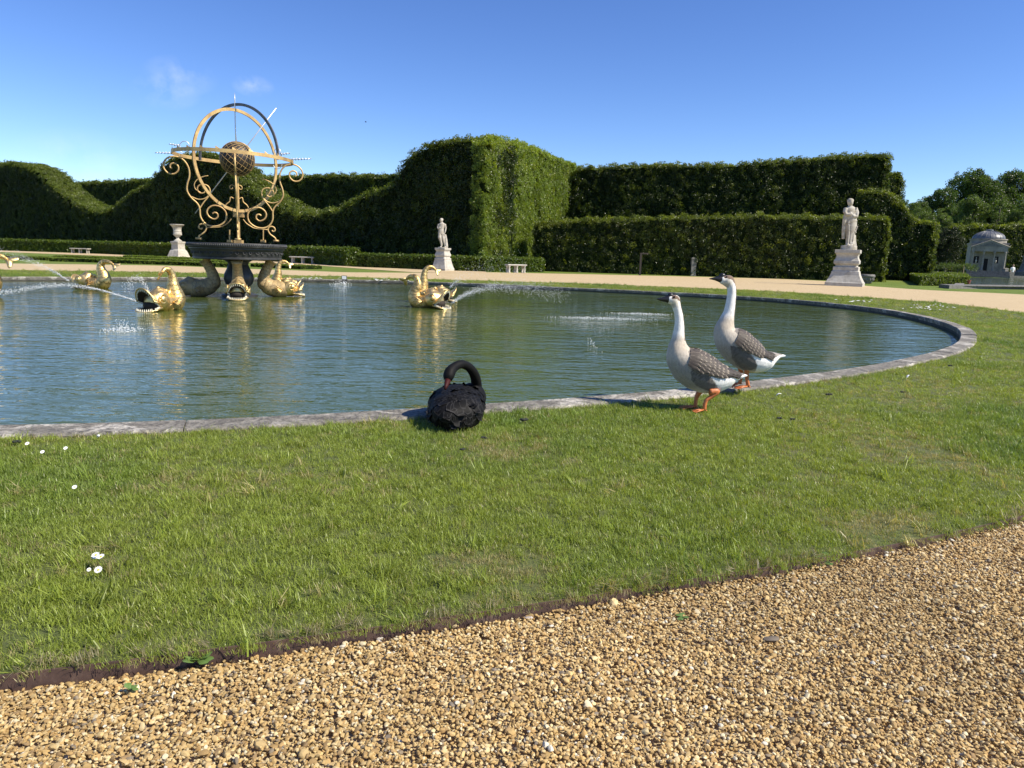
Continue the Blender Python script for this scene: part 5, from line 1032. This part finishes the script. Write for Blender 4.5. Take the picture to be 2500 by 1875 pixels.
# rose bushes on thin stems left of the temple, a stake and a red pot
rz_ = np.random.default_rng(8)
for i, (x, y0, y1) in enumerate(((2293,646,668),(2308,645,669),(2324,646,670),(2340,645,671),(2356,646,672),(2372,647,673))):
    Yr = 62-i*.8; tp = at(x, y0, Yr); bt = at(x, y1, Yr); o = empty('standard_rose', (tp.x, Yr, bt.z), 0, ('leftmost', 'second', 'third', 'fourth', 'fifth', 'rightmost')[i]+' of the small standard roses on thin grey stems left of the temple', 'rose bush', 'standard roses left of the temple')
    mb = MB(); mb.loft([(0, 0, -.2), (.02, 0, .35), (0, 0, .55)], .018, 6); obj('stem', mb, M['old_stone'], o); n_ = 46; P = rz_.normal(0, 1, (n_, 3))*np.array((.26, .26, .12))+np.array((0, 0, tp.z-bt.z-.18))
    scatter('crown', P, rz_.uniform(0, 6.28, (n_, 3)), rz_.uniform(.8, 1.3, n_), C_BOX, leaf_tint(P, a=np.array((.05, .085, .02)), b=np.array((.10, .14, .04)), ky=.2), parent=o)
b = at(2350, 676, 56); mb = MB(); mb.loft([(b.x, b.y, -.06), (b.x, b.y, 1.1)], .03, 6); t = NT('pale_cane'); t.col((.42, .32, .17)); M['cane'] = t.mat; tag(obj('stake', mb, M['cane']), 'pale wooden stake beside the standard roses', 'stake')
b = gp(2365, 693, 0.1); t = NT('terracotta'); t.col((.36, .10, .06)); M['terra'] = t.mat; k = b.y/1734; mb = MB(); mb.lathe([(0, 0), (2.2*k, 0), (3.6*k, 7.5*k), (4.2*k, 7.6*k), (4.2*k, 9*k), (3.4*k, 9*k), (3.0*k, 7*k), (0, 6.5*k)], n=20); tag(obj('flower_pot', mb, M['terra'], loc=b), 'red clay flower pot at the corner of the temple pool', 'flower pot')
# pale stone pedestal cut off by the right edge
b = at(2501, 668, 60); k = 60/1734; mb = MB(); mb.square([(14*k, -.2), (14*k, 4*k), (9*k, 9*k), (6*k, 24*k), (5*k, 38*k), (7*k, 39*k), (7*k, 42*k)], rot=.3); mb.ell((0, 0, 50*k), (5*k, 5*k, 9*k)); tag(obj('stone_finial', mb, M['old_stone'], smooth=False, loc=b), 'flared stone finial cut off by the right edge beyond the pool', 'finial')
# a bird high in the sky
b = at(893, 298, 60); mb = MB(); kb = 60/1734; mb.loft([(-2.6*kb, 0, .6*kb), (0, 0, 0), (2.2*kb, 0, -.3*kb)], [.2*kb, .9*kb, .2*kb], 8)
for s in (-1, 1): mb.loft([(0, 0, 0), (s*.6*kb, s*1.2*kb, 1.4*kb), (s*1.0*kb, s*2.0*kb, 2.6*kb)], [(.9*kb, .15*kb), (.7*kb, .1*kb), (.1*kb, .05*kb)], 6)
tag(obj('bird', mb, M['bill'], smooth=True, loc=b), 'tiny dark bird flying in the blue sky', 'bird')
# ------------------------------------------------------------------ lawn blades, gravel stones, edging, daisies
t = NT('grass_blade'); c = t.attr('tint', 'INSTANCER'); c2 = t.mix(c, t.mix(c, (.55, .6, .5), 1, 'MULTIPLY'), t.noise(55, 2, .5)); t.leaf(c2, .42, t.mix(c2, (1.35, 1.25, .5), 1, 'MULTIPLY')); t.set(Roughness=.4); t.b.inputs['Specular IOR Level'].default_value = .5; M['blade'] = t.mat
t = NT('pebble'); c = t.attr('tint', 'INSTANCER'); n = t.noise(60, 4, .6); t.col(t.mix(c, t.mix(c, (.55, .5, .45), 1, 'MULTIPLY'), t.ramp(n, [(.4, 0), (.75, 1)]))); t.set(Roughness=.75); t.bump(n, .3, .003); M['pebble'] = t.mat
def tuft(n, R, Lm, w, seed, droop=.5):
    r = np.random.default_rng(seed); mb = MB()
    for i in range(n):
        a, q = r.uniform(0, 6.28), R*math.sqrt(r.random()); base = np.array((q*math.cos(a), q*math.sin(a), -.004)); L = Lm*r.uniform(.45, 1.2); b = r.uniform(0, 6.28); d = np.array((math.cos(b), math.sin(b), 0)); s = np.array((-d[1], d[0], 0)); ww = w*r.uniform(.7, 1.2); lean = r.uniform(.15, 1.0)*droop*1.6; V = []
        for k in range(4):
            t_ = k/3; p = base+np.array((0, 0, 1))*L*(t_-.28*lean*t_*t_)+d*L*lean*t_**1.7*.75; h = ww*(1-t_**1.8)
            V += [p-s*h, p+s*h] if k < 3 else [p]
        mb.add(V, [(0, 1, 3, 2), (2, 3, 5, 4), (4, 5, 6)])
    return loose('grass_tuft', mb, M['blade'])
C_TUFT = hidden_coll('tufts', [tuft(26, .045, .033, .0014, i, .85) for i in range(8)]); C_LONG = hidden_coll('long_tufts', [tuft(16, .03, .075, .0019, 30+i, .7) for i in range(3)])
def in_ring(x, y, r0, r1):
    th = np.arctan2(y-CY, x-CX); g = np.linspace(-math.pi, math.pi, 721); r = np.hypot(x-CX, y-CY); a = np.interp(th, g, [r0(q) for q in g]); b = np.interp(th, g, [r1(q) for q in g]); return (r > a) & (r < b), r-a, b-r
def visible(x, y, z, m=60):
    w = np.c_[x, y, np.full(len(x), z-H)]; d = w @ np.array(CF); px = 1250+F*(w @ np.array(CR))/d; py = 937.5-F*(w @ np.array(CU))/d; return (d > .2) & (px > -m*9) & (px < 2500+m*12) & (py < 1875+m*7)
GR, GH = [], []
for y0, y1, dens in ((1.3, 3.2, 1700), (3.2, 5.0, 1200), (5.0, 8.0, 560), (8.0, 14.0, 230), (14.0, 31.0, 90)):
    w = y1*1.15+1.0; n = int((y1-y0)*2*w*dens); x = RNG.uniform(-w, w, n); y = RNG.uniform(y0, y1, n); ok, di, do = in_ring(x, y, lambda q: r_pool(q)+.205, lambda q: r_lawn(q)+.03); ok &= visible(x, y, 0); GR.append(np.c_[x, y, di, do, np.full(n, y0)][ok])
G = np.concatenate(GR); X, Y, DI, DO = G[:, 0], G[:, 1], G[:, 2], G[:, 3]; n = len(G)
dry = np.clip((fbm(X*1.3+20, Y*1.3+20, 2, 4)-.53)*6, 0, 1)*np.clip(1.3-DO*.45, .12, 1); edge = np.clip(1-DO/.16, 0, 1); dry = np.clip(dry+edge*.75*RNG.random(n), 0, 1)
lush = np.clip((fbm(X*1.0+70, Y*1.0+70, 5, 4)-.42)*3.2, 0, 1)
g0, g1, gd = np.array((.35, .42, .075)), np.array((.21, .31, .062)), np.array((.52, .45, .22))
tint = (g0*(1-lush[:, None])+g1*lush[:, None]); kk = (RNG.random(n) < dry*.75)[:, None]; tint = np.where(kk, gd*RNG.uniform(.75, 1.1, (n, 1)), tint)*RNG.uniform(.72, 1.28, (n, 1)); st_ = (RNG.random(n) < .03)[:, None]; tint = np.where(st_, gd, tint)
far_k = 1+np.clip((Y-5)*.045, 0, .8); sc = RNG.uniform(.75, 1.25, n)*(.78+.32*lush-.25*dry)*far_k*np.clip(.72+DO*1.5, .72, 1)
thin = RNG.random(n) > .25*dry*np.clip(1-DO/.5, 0, 1)
rot = np.c_[RNG.normal(0, .16, n), RNG.normal(0, .16, n), RNG.uniform(0, 6.28, n)]
o = scatter('grass', np.c_[X, Y, np.zeros(n)-.004][thin], rot[thin], sc[thin], C_TUFT, tint[thin], real=False); o['kind'] = 'stuff'; tag(o, 'short green lawn grass between the gravel and the pool', 'grass', None, 'stuff')
sel = RNG.random(n) < .035+.10*(lush > .75); m_ = sel.sum(); o = scatter('long_grass', np.c_[X, Y, np.zeros(n)-.004][sel], rot[sel]*2, RNG.uniform(.6, 1.15, m_)*far_k[sel], C_LONG, (tint*np.array((.95, .95, .9)))[sel], real=False); tag(o, 'longer darker grass tufts among the short lawn', 'grass', None, 'stuff')
# pebbles
import bmesh
def pebble(seed):
    r = np.random.default_rng(seed); b = bmesh.new(); bmesh.ops.create_icosphere(b, subdivisions=2, radius=1); f1, f2 = r.normal(0, 1, 3), r.normal(0, 1, 3); pl_ = [(r.normal(0, 1, 3), r.uniform(.52, .85)) for _ in range(11)]
    for v in b.verts:
        p = np.array(v.co); p = p*(1+.12*math.sin(p @ f1*2)+.08*math.sin(p @ f2*3+1))
        for nn, d in pl_:
            nn = nn/np.linalg.norm(nn); e = p @ nn-d
            if e > 0: p = p-nn*e*.85
        v.co = p
    me = bpy.data.meshes.new('pebble'); b.to_mesh(me); b.free(); me.polygons.foreach_set('use_smooth', [True]*len(me.polygons)); me.set_sharp_from_angle(angle=rad(28)); me.materials.append(M['pebble']); return bpy.data.objects.new('pebble', me)
C_PEB = hidden_coll('pebbles', [pebble(i) for i in range(9)])
PX, PY = [], []
for y0, y1, dens in ((.75, 1.05, 12000), (1.05, 1.7, 23000), (1.7, 2.4, 20000), (2.4, 3.4, 15000), (3.4, 4.6, 8000)):
    w = y1*1.2+.8; n = int((y1-y0)*2*w*dens); x = RNG.uniform(-w, w, n); y = RNG.uniform(y0, y1, n); ok, di, do = in_ring(x, y, lambda q: r_lawn(q)+.012, r_grav); ok &= visible(x, y, ZG); PX.append(x[ok]); PY.append(y[ok])
X, Y = np.concatenate(PX), np.concatenate(PY); n = len(X); pal = np.array([(.66,.46,.20),(.58,.38,.145),(.46,.29,.11),(.74,.56,.29),(.36,.23,.10),(.80,.66,.42),(.30,.23,.15),(.54,.33,.12),(.76,.68,.54),(.24,.19,.14)]); pi = RNG.choice(len(pal), n, p=[.24,.20,.15,.15,.09,.06,.03,.05,.015,.015])
tint = pal[pi]*np.array((.88, .92, .92))*RNG.uniform(.82, 1.12, (n, 1))*(.80+.4*fbm(X*1.6+4, Y*2.2+4, 12, 4))[:, None]; s0 = np.exp(RNG.normal(math.log(.0047), .30, n)); s3 = np.c_[s0*RNG.uniform(.9, 1.35, n), s0*RNG.uniform(.7, 1.0, n), s0*RNG.uniform(.45, .8, n)]
bigp = RNG.random(n) < .004; s3[bigp] *= 1.9; rise = np.clip((X+1.3)/3.2, 0, 1)*.022; Z = ZG+.004+rise+RNG.uniform(-.003, .010, n)+.010*(fbm(X*3, Y*3, 9)-.5)
o = scatter('gravel', np.c_[X, Y, Z], np.c_[RNG.normal(0, .35, n), RNG.normal(0, .35, n), RNG.uniform(0, 6.28, n)], s3, C_PEB, tint, real=False); tag(o, 'loose golden pea gravel of the path in the foreground', 'gravel', None, 'stuff')
# rusty metal edging between lawn and gravel
t = NT('rusty_edging'); n1 = t.noise(22, 5, .65, t.mapped((1, 1, .5))); t.col(t.ramp(n1, [(.3, (.045, .026, .020)), (.55, (.085, .05, .038)), (.78, (.19, .14, .10))])); t.set(Roughness=.8); t.bump(n1, .3, .004); M['edging'] = t.mat
R = []
for q in np.linspace(-2.35, -.35, 240):
    r = r_lawn(q)+.006*(vnoise(q*30, 1, 4)-.5); zt = .001+.008*(vnoise(q*14, 3, 6)-.5); c_, s_ = math.cos(q), math.sin(q); R.append([(CX+(r+e)*c_, CY+(r+e)*s_, z) for e, z in ((0, -.08), (0, zt), (.0055, zt), (.0055, -.08))])
mb = MB(); mb.rings(R); tag(obj('metal_edging', mb, M['edging']), 'rusty brown metal edging strip between the lawn and the gravel', 'edging')
# dry grass hanging over the edging
HG = []; n = 520; q = RNG.uniform(-1.95, -.7, n); q = q[fbm(q*16, q*0+2, 3) > .44]; n = len(q); r = np.array([r_lawn(a) for a in q])+RNG.uniform(-.03, .006, n); P = np.c_[CX+r*np.cos(q), CY+r*np.sin(q), np.full(n, .002)]
o = scatter('dry_grass', P, np.c_[RNG.normal(0, .5, n), RNG.normal(0, .5, n), RNG.uniform(0, 6.28, n)], RNG.uniform(.4, .7, n), C_LONG, np.array((.42, .36, .22))*RNG.uniform(.7, 1.1, (n, 1)), real=False); tag(o, 'dry straw-coloured grass hanging over the rusty edging', 'grass', None, 'stuff')
# daisies
t = NT('daisy_white'); t.col((.86, .86, .84)); t.set(Roughness=.6); M['daisy'] = t.mat; t = NT('daisy_yellow'); t.col((.72, .52, .05)); M['daisyc'] = t.mat; t = NT('stalk'); t.col((.08, .14, .03)); M['stalk'] = t.mat
def daisy(p, tilt, h, label, group, k=1.0, parts=True):
    o = empty('daisy', p, random.uniform(0, 6.28), label, 'daisy', group); mb = MB(); top = Vector((0, 0, h))
    for i in range(14):
        a = i*6.283/14; d = Vector((math.cos(a), math.sin(a), 0)); e = Vector((-d.y, d.x, 0)); mb.add([top+d*.003*k-e*.0012*k, top+d*.009*k-e*.0024*k+Vector((0, 0, .001)), top+d*.0125*k+Vector((0, 0, .0022*k)), top+d*.009*k+e*.0024*k+Vector((0, 0, .001)), top+d*.003*k+e*.0012*k], [(0, 1, 2, 3, 4)])
    ring_ = obj('petals', mb, M['daisy'], o); mb = MB(); mb.ell(top+Vector((0, 0, .001)), (.004*k, .004*k, .0028*k), 8, 6); obj('flower_centre', mb, M['daisyc'], o, True); mb = MB(); mb.loft([(0, 0, -.01), (0, 0, h)], .0009*k, 5); obj('stalk', mb, M['stalk'], o); o.rotation_euler = (.55+tilt*.5, tilt*.5, 0); return o
for (x, y), lab in zip(((242,1338),(248,1347),(261,1352),(227,1370),(251,1375)), ('uppermost daisy of the five in the left foreground lawn', 'daisy in the middle of the tight trio in the left foreground lawn', 'right-hand daisy of the trio in the left foreground lawn', 'tiny half-closed daisy at the left of the five in the lawn', 'lowest daisy of the five in the left foreground lawn')):
    daisy(gp(x, y, .05), random.uniform(-.4, .4), .052, lab, 'daisies in the left foreground', 1.0 if 'tiny' not in lab else .55).location.z = .0
for (x, y), lab in zip(((190,1180),(167,1087),(111,1096),(74,1076)), ('single daisy left of the swan, below the far-left coping', 'pair-side daisy near the coping at the left, the higher one', 'daisy close to the left edge below the coping', 'daisy nearest the left end of the coping')): daisy(gp(x, y, .045), .2, .048, lab, 'scattered daisies on the left lawn', .85).location.z = 0
lab = 'small white daisy in the far lawn strip right of the geese'; proto = None
for i in range(34):
    p = gp(2262+random.gauss(0, 26), 752+random.gauss(0, 3.2), .02); mb = MB()
    if proto is None:
        mb.lathe([(.0, .03), (.022, .033), (.028, .036), (.012, .040), (0, .042)], n=8); proto = obj('daisy', mb, M['daisy'], loc=(p.x, p.y, .0)); d_ = proto
    else: d_ = proto.copy(); COL.objects.link(d_); d_.location = (p.x, p.y, 0)
    tag(d_, lab, 'daisy', 'daisies in the far lawn strip')
lab2 = 'small white daisy on the far pool edge behind the dolphins'
for i in range(60):
    x = random.choice((random.uniform(735, 800), random.uniform(900, 1010), random.uniform(905, 1000), random.uniform(560, 640), random.uniform(2030, 2130))); 
    if x > 2000: p = gp(x, 733+random.uniform(0, 6), .02); lab_ = lab
    else: p = gp(x, 681+(x-700)*.020+random.uniform(-3.5, 1), .02); lab_ = lab2
    d_ = proto.copy(); COL.objects.link(d_); d_.location = (p.x, p.y, 0); d_.scale = (1.5, 1.5, 1.2); tag(d_, lab_, 'daisy', 'daisies in the far lawn strip' if x > 2000 else 'daisies on the far pool edge')
# dark droppings, feathers, weeds, stray stones
t = NT('dark_clod'); t.col((.022, .026, .018)); t.set(Roughness=.9); M['clod'] = t.mat
for i, (x, y, s, lab) in enumerate(((1277,1027,.016,'dark dropping on the grass right of the black swan'),(1182,1069,.010,'smaller dark dropping below the right side of the swan'),(1900,1022,.013,'dark dropping on the grass below the far goose'),(1935,1024,.011,'dark clod just right of another, right of the geese'),(2320,893,.012,'dark dropping near the coping at the far right'),(2023,964,.014,'broad dark dropping on the right lawn below the coping'),(2206,958,.012,'dark dropping in the middle of the right lawn'),(1130,1098,.010,'dark clod in the grass below the swan'),(45,1080,.013,'dark dropping at the left edge below the coping'))):
    p = gp(x, y, .02); mb = MB(); r = random.Random(i)
    for q in range(5): mb.ell((r.uniform(-1.4, 1.4)*s, r.uniform(-.8, .8)*s, s*.5), (s*r.uniform(.6, 1.1), s*r.uniform(.5, .8), s*.55), 8, 6)
    tag(obj('dropping', mb, M['clod'], smooth=True, loc=(p.x, p.y, .018)), lab, 'dropping', 'droppings on the lawn')
t = NT('white_down'); t.col((.72, .72, .70)); M['down'] = t.mat
for x, y, lab, s in ((241,1066,'grey-white feather standing in the grass by the left coping',.05),(2218,918,'pale feather lying on the right lawn near the coping',.05),(1903,963,'white feather on the grass beside the geese',.045)):
    p = gp(x, y, .03); V = []; 
    for i in range(7):
        u = i/6; w = .010*math.sin(math.pi*min(1, u*.9+.1)); V += [(u*s-s/2, -w, .02+.012*math.sin(u*3)), (u*s-s/2, 0, .024+.012*math.sin(u*3)), (u*s-s/2, w, .02+.012*math.sin(u*3))]
    mb = MB(); mb.add(V, [f for i in range(6) for f in ((i*3, i*3+1, i*3+4, i*3+3), (i*3+1, i*3+2, i*3+5, i*3+4))]); o = obj('feather', mb, M['down'], smooth=True, loc=(p.x, p.y, .006)); o.rotation_euler = (0, -.3, x*.7); tag(o, lab, 'feather', 'loose feathers on the lawn')
t = NT('weed_leaf'); n1 = t.noise(30, 3, .5); t.leaf(t.mix((.17, .27, .07), (.10, .19, .05), n1), .3); t.set(Roughness=.5); M['weed'] = t.mat
for x, y, nl, L_, lab in ((482,1612,13,.062,'broad-leaved green weed growing against the rusty edging'),(318,1682,7,.026,'tiny green weed in the gravel near the left edging'),(1663,1506,8,.024,'small green seedling alone in the gravel right of centre'),(2010,1368,18,.065,'sprawling green weed at the gravel edge on the right')):
    p = gp(x, y, ZG+.026); mb = MB(); r = random.Random(x)
    for i in range(nl):
        a = i*2.4+r.uniform(-.3, .3); el = r.uniform(.25, 1.1); d = Vector((math.cos(a)*math.cos(el), math.sin(a)*math.cos(el), math.sin(el))); e = Vector((-math.sin(a), math.cos(a), 0)); l = L_*r.uniform(.6, 1.1); u_ = e.cross(d); V = []
        for q in range(6): t_ = q/5; w = l*.26*math.sin(math.pi*max(.04, min(1, t_**1.4)))+.0008; c = d*l*t_+Vector((0, 0, -l*.35*t_*t_)); V += [c-e*w+u_*w*.3, c, c+e*w+u_*w*.3]
        mb.add(V, [f for q in range(5) for f in ((q*3, q*3+1, q*3+4, q*3+3), (q*3+1, q*3+2, q*3+5, q*3+4))])
    tag(obj('weed', mb, M['weed'], smooth=True, loc=(p.x, p.y, ZG+.026)), lab, 'weed')
for x, y, s, c, lab in ((1712,1450,.016,(.34,.27,.19),'flat brown stone larger than the gravel, right of centre'),(1292,1516,.020,(.52,.45,.40),'pale flat stone near the edging in the middle'),(926,1571,.017,(.66,.60,.52),'whitish flat stone in the gravel left of centre')):
    p = gp(x, y, ZG); q = pebble(x); me = q.data.copy(); t = NT('stone_colour'); n1 = t.noise(60, 4, .6); t.col(t.mix(c, tuple(v*.6 for v in c), n1)); t.set(Roughness=.8); me.materials.clear(); o = link('loose_stone', me, t.mat, loc=(p.x, p.y, ZG+.012)); o.scale = (s*1.2, s*.75, s*.4); o.rotation_euler.z = x*.3; tag(o, lab, 'stone', 'larger loose stones in the gravel')
